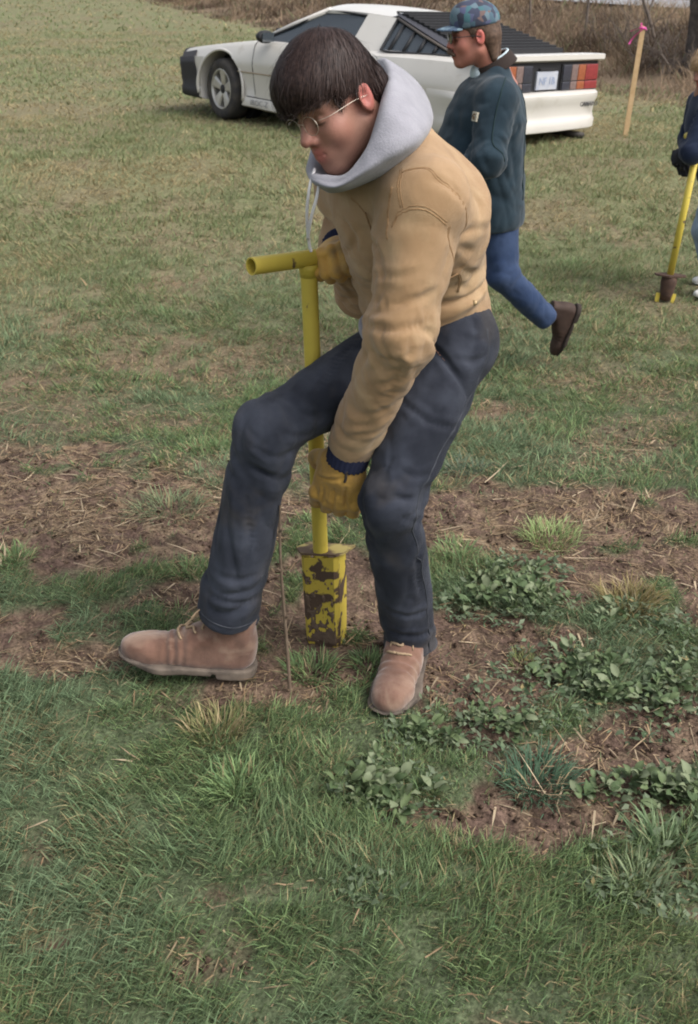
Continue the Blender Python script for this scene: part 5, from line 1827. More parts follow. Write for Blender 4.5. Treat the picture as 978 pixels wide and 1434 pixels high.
def letters(txt, size, m, name, parent, M, ext=.002, bold=0.0):
    cu = bpy.data.curves.new(name, 'FONT'); cu.body = txt; cu.size = size; cu.extrude = ext; cu.align_x = 'CENTER'; cu.align_y = 'CENTER'; cu.offset = bold
    cu.resolution_u = 2
    o = bpy.data.objects.new(name, cu); COL.objects.link(o)
    dg = bpy.context.evaluated_depsgraph_get()
    me_ = bpy.data.meshes.new_from_object(o.evaluated_get(dg))
    bpy.data.objects.remove(o)
    me_.transform(M)
    me_.materials.clear(); me_.materials.append(m)
    return link(name, me_, parent)
def basis(o, ex, ey):
    ex = unit(ex); ey = unit(ey); ez = np.cross(ex, ey)
    return Matrix(((ex[0], ey[0], ez[0], o[0]), (ex[1], ey[1], ez[1], o[1]), (ex[2], ey[2], ez[2], o[2]), (0, 0, 0, 1)))
letter_dark = mat('dark_lettering', (.07, .07, .075), rough=.6)
letters('IROC-Z', .085, mat('grey_lettering', (.20, .20, .21), rough=.6), 'lettering', car, basis((.62, side_y(.62, .245) + .013, .245), (-1, 0, 0), (0, 0, 1)), bold=-.001)

# roof, pillars and glass
A0 = N_([.78, .735, .885]); A1 = N_([.02, .545, 1.215]); B1 = N_([-.62, .555, 1.215]); B0 = N_([-.56, .800, .895])
Q1 = N_([-.98, .560, 1.180]); Q0 = N_([-1.0, .790, .920]); Q2 = N_([-1.80, .745, .945])
H1 = N_([-.90, .515, 1.240]); H0 = N_([-1.97, .665, .962])
fl = N_([1, -1, 1])
# roof skin
rv = []
for i, t in enumerate(np.linspace(0, 1, 10)):
    x = A1[0] + (H1[0] - A1[0]) * t
    ye = np.interp(x, [H1[0], A1[0]], [.545, .575]); ze = 1.212 + .014 * math.sin(math.pi * min(1, t + .1))
    for u_ in np.linspace(-1, 1, 13):
        rv.append((x + .05 * (1 - u_ * u_) * (1 - t), u_ * ye, ze + (.062 - .010 * t) * (1 - abs(u_) ** 2.6)))
n0 = len(rv)
rv += [(x, y, z - .03) for x, y, z in rv]
F = grid_faces(10, 13)
ring = [i * 13 for i in range(10)] + [9 * 13 + k for k in range(1, 13)] + [i * 13 + 12 for i in range(8, -1, -1)] + [k for k in range(11, 0, -1)]
sd_ = N_([(ring[i], ring[(i + 1) % len(ring)], n0 + ring[(i + 1) % len(ring)], n0 + ring[i]) for i in range(len(ring))])
cpart('roof', N_(rv), [F[:, ::-1], F + n0, sd_], paint, sharp=50)
def plate(name, pts, th, m, parent=None, smooth=False, n=None):
    """A flat or gently warped panel of its own thickness through the outline pts."""
    pts = N_(pts)
    k = len(pts)
    nr = n if n is not None else unit(np.cross(pts[1] - pts[0], pts[2] - pts[0]))
    V_ = np.vstack([pts, pts - N_(nr) * th])
    F_ = [N_([list(range(k)), list(range(k, 2 * k))[::-1]]), N_([(i, k + i, k + (i + 1) % k, (i + 1) % k) for i in range(k)])]
    return cpart(name, V_, F_, m, parent, smooth)
# windscreen
ws = []
for t in np.linspace(0, 1, 6):
    for u_ in np.linspace(-1, 1, 9):
        p_ = A0 * (1 - t) + A1 * t
        ws.append((p_[0] + .10 * (1 - u_ * u_), p_[1] * u_, p_[2] + .03 * (1 - u_ * u_)))
F = grid_faces(6, 9)
cpart('windscreen', N_(ws), [F], win_mat)
for sy in (1, -1):
    S = N_([1, sy, 1])
    V, F = tube(N_([A0 * S + N_([.06, 0, -.04]), (A0 * .5 + A1 * .5) * S, A1 * S + N_([-.05, 0, .006])]), [.030, .026, .028], 8)
    cpart('windscreen_pillar', V, F, paint)
    V, F = tube(spline(N_([A0 * S + N_([.0, sy * .02, -.012]), (A0 * .5 + A1 * .5) * S + N_([-.02, sy * .022, -.018]), A1 * S + N_([-.03, sy * .02, -.016]), B1 * S + N_([.04, sy * .016, -.016])]), 6), .011, 6)
    cpart('window_seal', V, F, trim_black)
    # side window, its base tucked into the door
    sw = [A0 * S + N_([-.03, sy * .02, -.02]), A0 * S * .5 + A1 * S * .5 + N_([-.03, sy * .012, -.02]), A1 * S + N_([-.06, sy * .006, -.01]), B1 * S + N_([.03, sy * .004, -.01]), B0 * S + N_([.0, 0, -.01])]
    wd = plate('side_window', sw if sy < 0 else sw[::-1], .005, win_mat)
    # wide rear pillar between side and quarter window
    ctop = [B1 * S + N_([.03, sy * .012, .012]), H1 * S + N_([-.02, sy * .02, -.015])]
    nb = [];
    xa = np.linspace(0, 1, 9)
    up_a = [B1 * S * (1 - t) + H1 * S * t + N_([.03 * (1 - t), sy * .020, -.012 + .002 * t]) for t in xa]
    # outer skin from the roof edge down to the shoulder, with the quarter window let in behind it
    pil = [B1 * S + N_([.035, sy * .016, .004]), Q1 * S + N_([.022, sy * .014, .022]), Q0 * S + N_([.03, sy * .012, -.045]), B0 * S + N_([.02, sy * .012, -.04])]
    plate('rear_pillar', pil[::-1] if sy > 0 else pil, .03, paint)
    sill = [Q0 * S + N_([.03, sy * .012, -.04]), Q0 * S + N_([.0, sy * .010, .004]), Q2 * S + N_([-.03, sy * .010, -.005]), Q2 * S + N_([-.14, sy * .02, -.04])]
    plate('window_sill', sill if sy < 0 else sill[::-1], .03, paint)
    qw = [Q1 * S, Q0 * S + N_([0, 0, .0]), Q2 * S]
    plate('quarter_window', qw if sy > 0 else qw[::-1], .006, win_mat)
    # louvre plates of the quarter window
    for k in range(4):
        t = (k + .55) / 4.6
        top = Q1 * S * (1 - t) + Q2 * S * t; bot = Q0 * S * (1 - t) + Q2 * S * t
        V, F = tube(N_([bot + N_([0, sy * .010, .004]), top * .96 + bot * .04 + N_([0, sy * .010, 0])]), .017, 6)
        cpart('quarter_louvre', V, F, trim_black)
    fr_ = [Q1 * S + N_([.01, sy * .008, .012]), Q0 * S + N_([.01, sy * .008, .0]), Q0 * S + N_([-.08, sy * .008, -.012]), Q2 * S + N_([-.01, sy * .008, -.006])]
    V, F = tube(N_(fr_), .013, 6); cpart('window_seal', V, F, trim_black)
    V, F = tube(N_([Q1 * S + N_([.0, sy * .012, .018]), (Q1 * .5 + Q2 * .5) * S + N_([0, sy * .014, .016]), Q2 * S + N_([-.06, sy * .012, .006])]), .013, 6); cpart('window_seal', V, F, seal_mat)
    # black side strip between the quarter window and the louvres
    st = [Q1 * S + N_([.0, 0, .024]), Q2 * S + N_([-.05, 0, .010]), H0 * S + N_([.02, 0, .012]), H1 * S + N_([.0, 0, .004])]
    plate('louvre_rail', st[::-1] if sy > 0 else st, .02, mat('grey_black_rail', (.055, .055, .065), rough=.6))
# rear glass and the slats over it
rg_ = [H1, H1 * fl, H0 * fl, H0]
plate('rear_window', rg_, .006, win_mat)
hatch = H0 - H1
ns = 14
slat_me = None
for k in range(ns):
    t = (k + .15) / ns
    c_ = H1 + hatch * t
    w_ = c_[1] + .02
    dx = hatch[0] / ns
    z0 = c_[2] + .020
    V, F = box((dx * 1.28, -1, -.006), (-.01, 1, .006), 0)
    V[:, 2] += V[:, 0] * -.02
    sl = cpart('louvre', V * N_([1, w_, 1]) + N_([c_[0], 0, z0]), F, trim_black, smooth=False)
    V, F = box((-.006, -1, -.040), (.004, 1, .0), 0)
    cpart('louvre_lip', V * N_([1, w_, 1]) + N_([c_[0] + dx * 1.26, 0, z0]), F, trim_black, sl, smooth=False)
# cabin: dark tray, dashboard and two seats seen through the glass
V, F = box((-1.95, -.70, .950), (.62, .70, .954)); cpart('cabin_floor', V, F, cabin_mat, smooth=False)
V, F = box((.25, -.66, .955), (.66, .66, 1.0), .02); cpart('dashboard', V, F, cabin_mat)
for sy in (-1, 1):
    V, F = box((-.52, sy * .34 - .22, .955), (-.36, sy * .34 + .22, 1.10), .05); cpart('seat', V, F, cabin_mat)
V, F = tube(N_([(.16 + .03 * math.cos(a), .34 + .17 * math.cos(a), 1.0 + .13 * math.sin(a)) for a in np.linspace(0, 2 * math.pi, 24, endpoint=False)]), .014, 6, closed=True)
cpart('steering_wheel', V, F, cabin_mat)

# spoiler, tail panel, lamps, number plate, bumper
V, F = [], None
sp = []
for y in np.linspace(-.86, .86, 25):
    e = 1 - max(0, abs(y) - .74) / .12 * .25
    sp.append([(-2.06, y, .945), (-2.20, y, .962 + .018 * e), (-2.345, y, .985 * 1.0 - .01 * (1 - e)), (-2.372, y, .978), (-2.372, y, .935), (-2.345, y, .918), (-2.24, y, .905), (-2.06, y, .90)])
V = N_(sp).reshape(-1, 3); F = [grid_faces(25, 8, True)[:, ::-1], N_([list(range(8))[::-1], [24 * 8 + k for k in range(8)]])]
cpart('spoiler', V, F, paint, sharp=40)
V, F = box((-2.325, -.82, .625), (-2.301, .82, .925)); tp = cpart('tail_panel', V, F, trim_black, smooth=False)
lens_cols = [('smoked_lens', (.040, .042, .055)), ('clear_lens_red_grid', (.19, .135, .125)), ('amber_lens', (.30, .095, .045)), ('red_lens', (.25, .040, .042))]
lens_m = [mat(a, b, rough=.25, spec=.5, col2=tuple(x * .75 for x in b), scale=40) for a, b in lens_cols]
for sy in (-1, 1):
    edges = [.235, .37, .475, .60, .80]
    lamp = cpart('tail_light', *box((-2.34, min(sy * .225, sy * .81), .655), (-2.324, max(sy * .225, sy * .81), .895)), trim_black, smooth=False)
    for k in range(4):
        y0, y1 = edges[k] + .004, edges[k + 1] - .004
        for r_ in range(2):
            z0, z1 = (.660, .735) if r_ == 0 else (.743, .888)
            V, F = box((-2.352, min(sy * y0, sy * y1), z0), (-2.339, max(sy * y0, sy * y1), z1), .006)
            if k == 3:
                V[:, 1] += np.where(np.abs(V[:, 1]) > .78, sy * (.02 * (.9 - V[:, 2]) / .25 - .0), 0)
            cpart('lens', V, F, lens_m[k], lamp)
V, F = box((-2.349, -.158, .672), (-2.3245, .158, .835), .006)
pl_ = cpart('number_plate', V, F, mat('number_plate', (.40, .41, .44), rough=.5, col2=(.33, .35, .41), scale=14))
pb = mat('plate_blue', (.24, .28, .38), rough=.6)
letters('NF 1B', .095, pb, 'lettering', pl_, basis((-2.3505, .005, .748), (0, -1, 0), (0, 0, 1)), bold=.001)
V, F = box((-2.352, -.12, .838), (-2.3245, .12, .862)); cpart('plate_lamp', V, F, trim_black, smooth=False)
# bumper wrapped round the tail
path = [(-1.70, .907), (-1.95, .897), (-2.12, .880), (-2.235, .845), (-2.30, .78), (-2.335, .62), (-2.35, .35), (-2.356, 0.0)]
path = path + [(x, -y) for x, y in path[-2::-1]]
path = spline([(x, y, 0) for x, y in path], 5)[:, :2]
prof = [(-.03, .655), (.045, .650), (.078, .625), (.082, .585), (.060, .535), (.052, .44), (.062, .40), (.078, .375), (.074, .30), (.055, .288), (-.03, .292)]
bv = []
for i, (x, y) in enumerate(path):
    tg = path[min(i + 1, len(path) - 1)] - path[max(i - 1, 0)]
    nrm_ = unit(N_([-tg[1], tg[0], 0]))
    if nrm_[0] * -1 + nrm_[1] * np.sign(y) * .2 < 0 and abs(y) < .8:
        nrm_ = -nrm_
    if abs(y) >= .8:
        nrm_ = nrm_ * np.sign(nrm_[1] * np.sign(y))
    k = sstep(-1.75, -2.25, x)
    bv.append([(x + nrm_[0] * (o if o < 0 else o * (.12 + .88 * k)), y + nrm_[1] * (o if o < 0 else o * (.12 + .88 * k)), z) for o, z in prof])
V = N_(bv).reshape(-1, 3); npf = len(prof)
F = [grid_faces(len(path), npf, True), N_([list(range(npf)), [(len(path) - 1) * npf + k for k in range(npf)][::-1]])]
bump_o = cpart('bumper', V, F, paint)
bm = bmesh.new(); bm.from_mesh(bump_o.data); bmesh.ops.recalc_face_normals(bm, faces=bm.faces); bm.to_mesh(bump_o.data); bm.free()
sharpen(bump_o, 40)
letters('CAMARO', .062, letter_dark, 'lettering', bump_o, basis((-2.412, -.63, .525), (-.08, -1, 0), (-.15, 0, 1)), bold=.001)
V, F = tube(N_([(-2.05, -.55, .235), (-2.42, -.60, .225)]), .032, 12); cpart('exhaust_pipe', V, F, mat('exhaust', (.05, .045, .04), rough=.6, metal=.5))
V, F = box((-2.0, -.75, .20), (1.9, .75, .26)); cpart('underbody', V, F, well_mat, smooth=False)

# wheels
def wheel(cx, sy, steer):
    rot = Matrix.Rotation(steer, 3, 'Z')
    Rm = N_([list(r) for r in rot])
    cen = N_([cx, sy * .775, .325])
    n = 40
    prof = [(.212, -.10), (.24, -.108), (.285, -.112), (.312, -.095), (.322, -.06), (.325, 0), (.322, .06), (.312, .095), (.285, .112), (.24, .108), (.212, .10)]
    def lathe(pr, n_=n, closed=False):
        V_ = N_([(r * math.cos(a), w * sy, r * math.sin(a)) for (r, w) in pr for a in np.linspace(0, 2 * math.pi, n_, endpoint=False)])
        return V_, [grid_faces(len(pr), n_, True)]
    T = lambda V_: cen + V_ @ Rm.T
    V_, F_ = lathe(prof + prof[:1])
    w = cpart('wheel', *lathe2(T, [(.0, .03), (.09, .03), (.10, -.08), (.0, -.08)], sy), well_mat)
    cpart('tyre', T(V_), F_, rubber, w)
    V_, F_ = lathe([(.214, .100), (.214, -.09), (.204, -.09), (.196, .05), (.196, .096), (.205, .106), (.214, .100)])
    rim = cpart('rim', T(V_), F_, alloy, w)
    V_, F_ = lathe([(.0, .0), (.196, .0), (.196, -.02), (.0, -.02)])
    cpart('brake', T(V_), F_, well_mat, w)
    for k in range(5):
        a = 2 * math.pi * k / 5 + .35
        e = N_([math.cos(a), 0, math.sin(a)]); g_ = N_([-math.sin(a), 0, math.cos(a)])
        Vs = []
        for r, hw, d0_, d1_ in ((.025, .040, .02, .075), (.09, .046, .02, .084), (.15, .060, .02, .090), (.202, .080, .03, .094)):
            for s_, dd in ((-1, d0_), (1, d0_), (1, d1_ - .012), (.62, d1_), (-.62, d1_), (-1, d1_ - .012)):
                Vs.append(e * r + g_ * hw * s_ + N_([0, dd * sy, 0]))
        F_ = [grid_faces(4, 6, True), N_([list(range(6))[::-1], list(range(18, 24))])]
        cpart('spoke', T(N_(Vs)), F_, alloy, rim, smooth=False)
    V_, F_ = lathe([(.0, .082), (.045, .082), (.05, .074), (.05, .03)], 20)
    cpart('hub_cap', T(V_), F_, trim_black, rim)
    return w
def lathe2(T, pr, sy, n_=24):
    V_ = N_([(r * math.cos(a), w * sy, r * math.sin(a)) for (r, w) in pr for a in np.linspace(0, 2 * math.pi, n_, endpoint=False)])
    return T(V_), [grid_faces(len(pr), n_, True)]
for cx, sy, stv in ((1.2825, 1, -.16), (1.2825, -1, -.16), (-1.2825, 1, 0), (-1.2825, -1, 0)):
    wheel(cx, sy, stv)

# ================================================================== wooden stake with pink flagging
sb = gnd(876, 190)
stk = thing('survey_stake', 'thin wooden stake with pink ribbon tied at its top, standing right of the white car', 'stake', (sb[0], sb[1], sb[2] - .02))
stop = at(901, 36, sb[1] + .02)
sd = unit(stop - sb); e1 = unit(np.cross(sd, (0, 1, 0))); e2 = np.cross(sd, e1)
V = N_([p_ + e1 * a * .024 + e2 * b * .010 for p_ in (sb - sd * .05, stop - sd * .02) for a, b in ((-1, -1), (1, -1), (1, 1), (-1, 1))] + [stop + e2 * b * .010 + e1 * a * .012 for a, b in ((-1, -1), (1, -1), (1, 1), (-1, 1))])
F = [N_([[3, 2, 1, 0], [8, 9, 10, 11]] + [(i, (i + 1) % 4, 4 + (i + 1) % 4, 4 + i) for i in range(4)] + [(4 + i, 4 + (i + 1) % 4, 8 + (i + 1) % 4, 8 + i) for i in range(4)])]
part('post', V, F, mat('raw_wood', (.47, .33, .185), rough=.85, col2=(.40, .27, .14), scale=20), stk, smooth=False)
pink = mat('pink_ribbon', (.62, .085, .32), rough=.6, spec=.4)
vf = []
for k, (du, dv, ln_k) in enumerate(((1.0, -.35, .11), (.7, -1.0, .15), (-.6, -.2, .06), (.4, .6, .07))):
    pts = [stop - sd * .02 + (e1 * du * s_ + sd * (dv * s_ + .3 * s_ * (1 - s_)) + e2 * .25 * math.sin(s_ * 5 + k)) * ln_k * 1.0 for s_ in np.linspace(0, 1, 7)]
    pts = N_(pts)
    wdt = e2 * .012 + e1 * .012
    Vr = np.vstack([pts - wdt, pts + wdt, pts - wdt + e2 * .002, pts + wdt + e2 * .002])
    m7 = 7
    Fr = [N_([(i, i + 1, m7 + i + 1, m7 + i) for i in range(6)] + [(2 * m7 + i, 3 * m7 + i, 3 * m7 + i + 1, 2 * m7 + i + 1) for i in range(6)])]
    vf.append((Vr, Fr))
V, F = tube(N_([stop - sd * .02 + .024 * (math.cos(a) * e1 + .6 * math.sin(a) * e2) for a in np.linspace(0, 2 * math.pi, 14, endpoint=False)]), .012, 6, closed=True)
V, F = merge((V, F), *vf)
part('ribbon', V, F, pink, stk)

# ================================================================== plants
def gz1(x, y):
    return float(zg(N_([x]), N_([y]))[0])

# the thin seedling stem beside the front boot
sb_ = gnd(406, 966)
seedling = thing('tree_seedling', 'thin bare brown seedling stem standing upright beside the front boot', 'seedling', (sb_[0], sb_[1], sb_[2]))
pts = [sb_ + N_([.0, 0, -.02]), at(404, 930, sb_[1] + .004), at(399, 865, sb_[1] + .010), at(394, 800, sb_[1] + .012), at(392, 745, sb_[1] + .02), at(393, 708, sb_[1] + .022)]
V, F = tube(spline(pts, 6), np.linspace(.0052, .0024, 31), 7)
bark = mat('seedling_bark', (.115, .080, .055), rough=.9, col2=(.16, .12, .085), scale=60)
part('stem', V, F, bark, seedling)
for t, dx_, dz_ in ((4, -.012, .012), (12, .012, .010), (18, -.010, .012), (24, .008, .012)):
    b0 = spline(pts, 6)[t]
    V, F = tube(N_([b0, b0 + N_([dx_ * .6, -.004, dz_ * .6]), b0 + N_([dx_, -.006, dz_])]), [.003, .0028, .0008], 6)
    part('bud', V, F, bark, seedling)

# grass tufts that stand out by themselves
def tuft(u, v, ru, n, lmin, lmax, cols, label, wd=.0034, lean=(.15, .95), curl=(.3, 1.3), dead=.1, group=None):
    c = gnd(u, v)
    r = abs(gnd(u + ru, v)[0] - c[0])
    a = RNG.uniform(0, 2 * math.pi, n); q = np.sqrt(RNG.random(n)) * r * .62
    x = c[0] + q * np.cos(a); y = c[1] + q * np.sin(a) * 1.0
    z = zg(x, y) - .003
    az = a + RNG.normal(0, .7, n)
    ln = RNG.uniform(lmin * .7, lmax, n) * .64
    le = RNG.uniform(*lean, n) * (.35 + .65 * q / (r * .62)); cu = RNG.uniform(*curl, n)
    k = RNG.random((n, 1))
    col = cols[0] * k + cols[1] * (1 - k)
    dd = RNG.random(n) < dead
    col[dd] = G_STRAW * RNG.uniform(.7, 1.15, (dd.sum(), 1))
    col *= RNG.uniform(.7, 1.3, n)[:, None]
    o = N_([c[0], c[1], gz1(c[0], c[1])])
    V, F, C = blades(x - o[0], y - o[1], z - o[2], ln, wd * RNG.uniform(.7, 1.3, n), az, le, cu, col, col * 1.12 + G_YEL * .06, az + math.pi / 2 + RNG.normal(0, .5, n))
    t = part('grass_tuft', V, F, grass_mat, None, col=C, local=True)
    t.location = o
    return tag(t, label, 'grass tuft', group or 'grass tufts standing out of the worn turf')
LUSH = (G_GREEN * 1.25, G_DEEP * 1.2); PALE = (N_([.20, .24, .13]), N_([.12, .17, .09])); BLUE = (N_([.085, .15, .095]), N_([.055, .105, .06])); BRN = (N_([.26, .19, .085]), N_([.16, .15, .06]))
tuft(772, 752, 62, 420, .05, .12, (G_GREEN * 1.4 + G_YEL * .25, G_GREEN), 'yellow-green grass tuft on bare soil, above the brown tuft at right', dead=.2)
tuft(880, 845, 66, 460, .05, .13, BRN, 'brownish dry grass tuft on the bare soil at right', dead=.3)
tuft(235, 708, 78, 380, .05, .13, PALE, 'pale sprawling grass tuft on the soil left of the bent knee', lean=(.5, 1.2), dead=.15)
tuft(752, 1090, 72, 420, .05, .13, BLUE, 'bluish green spiky grass tuft between soil patches at lower right', dead=.04, lean=(.3, 1.2))
tuft(305, 1022, 70, 330, .05, .11, (N_([.28, .25, .12]), N_([.13, .16, .06])), 'tall tuft with straw-coloured tips below the raised boot', dead=.45, lean=(.05, .4))
tuft(436, 935, 55, 360, .04, .10, LUSH, 'green grass tuft round the foot of the yellow blade', dead=.12)
tuft(516, 930, 36, 200, .03, .08, LUSH, 'small green tuft between the yellow blade and the planted boot', dead=.08)
tuft(895, 1240, 60, 330, .05, .12, PALE, 'pale green grass tuft in the lower right corner', dead=.1)
tuft(930, 1190, 50, 200, .06, .15, (N_([.20, .25, .14]), N_([.09, .15, .07])), 'long-bladed grass tuft just below the leafy weeds at right', dead=.05, wd=.005)
tuft(650, 655, 52, 260, .04, .11, (N_([.17, .21, .15]), N_([.10, .15, .10])), 'grey-green grass tuft behind the planted leg', dead=.1, lean=(.3, 1.1))
tuft(640, 772, 46, 260, .03, .09, LUSH, 'green tuft close right of the trouser leg', dead=.08)
tuft(20, 778, 40, 240, .03, .09, LUSH, 'green grass tuft on bare soil at the left edge', dead=.08)
tuft(268, 798, 44, 220, .03, .08, LUSH, 'small green tuft on bare soil left of the trouser leg', dead=.15)
tuft(285, 628, 50, 280, .04, .10, (G_GREEN * 1.3, G_DEEP * 1.3), 'green tuft beside the bent knee', dead=.15)
tuft(735, 925, 30, 130, .03, .07, (N_([.2, .2, .08]), G_GREEN), 'tiny yellowish tuft on bare soil right of the planted boot', dead=.2)
tuft(330, 1100, 62, 330, .05, .11, (G_GREEN * 1.3, G_DEEP * 1.4), 'tall dark green grass tuft in the lawn below the seedling', dead=.06, lean=(.1, .8))
tuft(805, 372, 44, 200, .05, .11, LUSH, 'bright green tuft beyond the walking man\'s raised foot', dead=.08)
tuft(235, 440, 40, 180, .05, .10, LUSH, 'green tuft in straw, far left of the tool shaft', dead=.1)

# broad-leaved weeds: every leaf a part of its clump
leaf_green = leaf_mat('weed_leaf', .22, .6, .25)
def leaf_mesh(ln, wd, cup, fold, col):
    """One leaf: midrib along x, seven ribs of three points."""
    ts = np.linspace(0, 1, 6)
    V_, C_l = [], []
    for t in ts:
        w = wd * (math.sin(math.pi * min(1, t * .92 + .06)) ** .8) * (1 - .25 * t) if t < 1 else .001
        if t < .12:
            w = .004
        z = cup * math.sin(t * math.pi * .75)
        x = ln * t
        rf = .10 * wd * math.sin(t * 21)
        V_ += [(x, -w, z + fold * w + rf), (x, 0, z), (x, w, z + fold * w - rf)]
        C_l += [col * 1.0, col * 1.22, col * 1.0]
    return mesh_np('leaf', N_(V_), [grid_faces(6, 3)], True, N_(C_l), [leaf_green])
WEED_COLS = [N_([.074, .110, .048]), N_([.112, .150, .068]), N_([.170, .200, .115])]
LEAVES = [leaf_mesh(.062 * s_, .017 * s_ * w_, .012, f_, WEED_COLS[(i + j) % 3]) for i, s_ in enumerate((.75, 1.0, 1.2)) for j, (w_, f_) in enumerate(((1.15, .35), (1.5, .2), (1.0, .5)))]
def weed(u, v, ru, rv, n, label, size=1.0, group='leafy weed clumps on the worn turf'):
    c = gnd(u, v); rx = abs(gnd(u + ru, v)[0] - c[0]); ry = max(.5 * abs(gnd(u, v - rv)[1] - gnd(u, v + rv)[1]) * .8, rx * .45)
    z0 = gz1(c[0], c[1])
    w = thing('weed_clump', label, 'weed', (c[0], c[1], z0), 0, group)
    nc = max(4, n // 5)
    cen = [(RNG.normal(0, .42), RNG.normal(0, .42)) for _ in range(nc)]
    n = int(n * 2.7)
    for i in range(n):
        cx_, cy_ = cen[i % nc]
        a = RNG.uniform(0, 2 * math.pi)
        q = RNG.uniform(.0, .03)
        x = np.clip(cx_, -1, 1) * rx + q * math.cos(a); y = np.clip(cy_, -1, 1) * ry + q * math.sin(a)
        o = bpy.data.objects.new('leaf', LEAVES[int(RNG.integers(len(LEAVES)))])
        COL.objects.link(o); o.parent = w
        h_ = RNG.uniform(.004, .030)
        o.location = (x, y, gz1(c[0] + x, c[1] + y) - z0 + h_)
        o.rotation_euler = (RNG.normal(0, .45), -RNG.uniform(-.1, .75), a)
        s_ = size * RNG.uniform(.28, .58)
        o.scale = (s_, s_, s_)
weed(705, 838, 88, 34, 90, 'dense dark green leafy clump right of the planted leg, above the bare path', .95)
weed(548, 1112, 66, 34, 60, 'leafy clump below the planted boot, nearest the camera', 1.0)
weed(800, 945, 84, 40, 70, 'wide pale-edged leafy clump in the middle right of the worn ground', .85)
weed(890, 975, 84, 44, 70, 'wide leafy clump reaching towards the right edge, right of a similar clump', .9)
weed(700, 1015, 70, 26, 46, 'low straggling leafy clump between the boot and the wide clump', .75)
weed(602, 1032, 48, 26, 36, 'small leafy clump just below and right of the planted boot', .8)
weed(925, 1112, 66, 34, 56, 'big-leaved clump at the right edge below a strip of soil', 1.05)
weed(845, 1108, 34, 18, 22, 'small leafy clump just left of the big-leaved clump at right', .8)
weed(888, 868, 40, 20, 26, 'small leafy clump just below the brown tuft', .75)
weed(960, 960, 34, 30, 22, 'leafy clump cut by the right edge of the view', .85)
weed(520, 1075, 30, 16, 16, 'few leaves growing left of the nearest leafy clump', .7)
weed(690, 1000, 26, 14, 12, 'few flat leaves on soil right of the planted boot', .7)
weed(735, 800, 44, 16, 22, 'leafy sprigs rising behind the dense dark green clump', .8)

# low mixed weeds and clover-like leaves woven through the worn ground
_MAT = [(705, 838, 105, 42), (800, 950, 120, 55), (890, 975, 110, 60), (700, 1018, 95, 34), (602, 1032, 70, 34), (925, 1112, 90, 42), (550, 1112, 84, 44), (740, 800, 60, 24),
        (900, 1230, 90, 60), (880, 870, 60, 30), (640, 985, 60, 26), (960, 1170, 70, 30), (510, 1250, 60, 24), (960, 900, 60, 40)]
mx_, my_, mn_ = [], [], []
for (u, v, ru, rv) in _MAT:
    c = gnd(u, v); rx = abs(gnd(u + ru, v)[0] - c[0]); ry = .5 * abs(gnd(u, v - rv)[1] - gnd(u, v + rv)[1])
    k = int(520 * rx * ry / .02)
    k = min(max(k, 120), 620)
    a = RNG.uniform(0, 2 * math.pi, k); q = np.sqrt(RNG.random(k))
    mx_.append(c[0] + rx * q * np.cos(a)); my_.append(c[1] + ry * q * np.sin(a))
mx_ = np.concatenate(mx_); my_ = np.concatenate(my_)
kp = RNG.random(len(mx_)) < .25 + sstep(.35, .6, n2(mx_, my_, 16, 81.))
mx_, my_ = mx_[kp], my_[kp]; n = len(mx_)
mz_ = zg(mx_, my_) + RNG.uniform(.002, .024, n)
az = RNG.uniform(0, 2 * math.pi, n)
ln = RNG.uniform(.008, .028, n); wd = ln * RNG.uniform(.28, .62, n); el = RNG.uniform(-.2, .8, n); ro = RNG.normal(0, .5, n)
fx_ = np.stack([np.cos(az) * np.cos(el), np.sin(az) * np.cos(el), np.sin(el)], 1)
sx_ = np.stack([-np.sin(az), np.cos(az), 0 * az], 1); ux_ = np.cross(fx_, sx_)
sx_ = sx_ * np.cos(ro)[:, None] + ux_ * np.sin(ro)[:, None]; ux_ = np.cross(fx_, sx_)
b0 = np.stack([mx_, my_, mz_], 1)
L_ = ln[:, None]; W_ = wd[:, None]
LV = np.stack([b0, b0 + fx_ * L_ * .45 - sx_ * W_ * .5 + ux_ * W_ * .18, b0 + fx_ * L_ * .5, b0 + fx_ * L_ * .45 + sx_ * W_ * .5 + ux_ * W_ * .18, b0 + fx_ * L_ - ux_ * L_ * .12], 1).reshape(-1, 3)
bi = (np.arange(n) * 5)[:, None]
LF = np.concatenate([bi + N_([[0, 1, 2]]), bi + N_([[0, 2, 3]]), bi + N_([[1, 4, 2]]), bi + N_([[2, 4, 3]])])
r = RNG.random((n, 1))
LC = (N_([.075, .115, .055]) * (1 - r) + N_([.165, .20, .125]) * r) * RNG.uniform(.7, 1.25, (n, 1))
yl = RNG.random(n) < .012; LC[yl] = N_([.30, .24, .11])
weeds = part('weeds', LV, LF, leaf_green, col=LC.repeat(5, 0))
tag(weeds, kind='stuff')

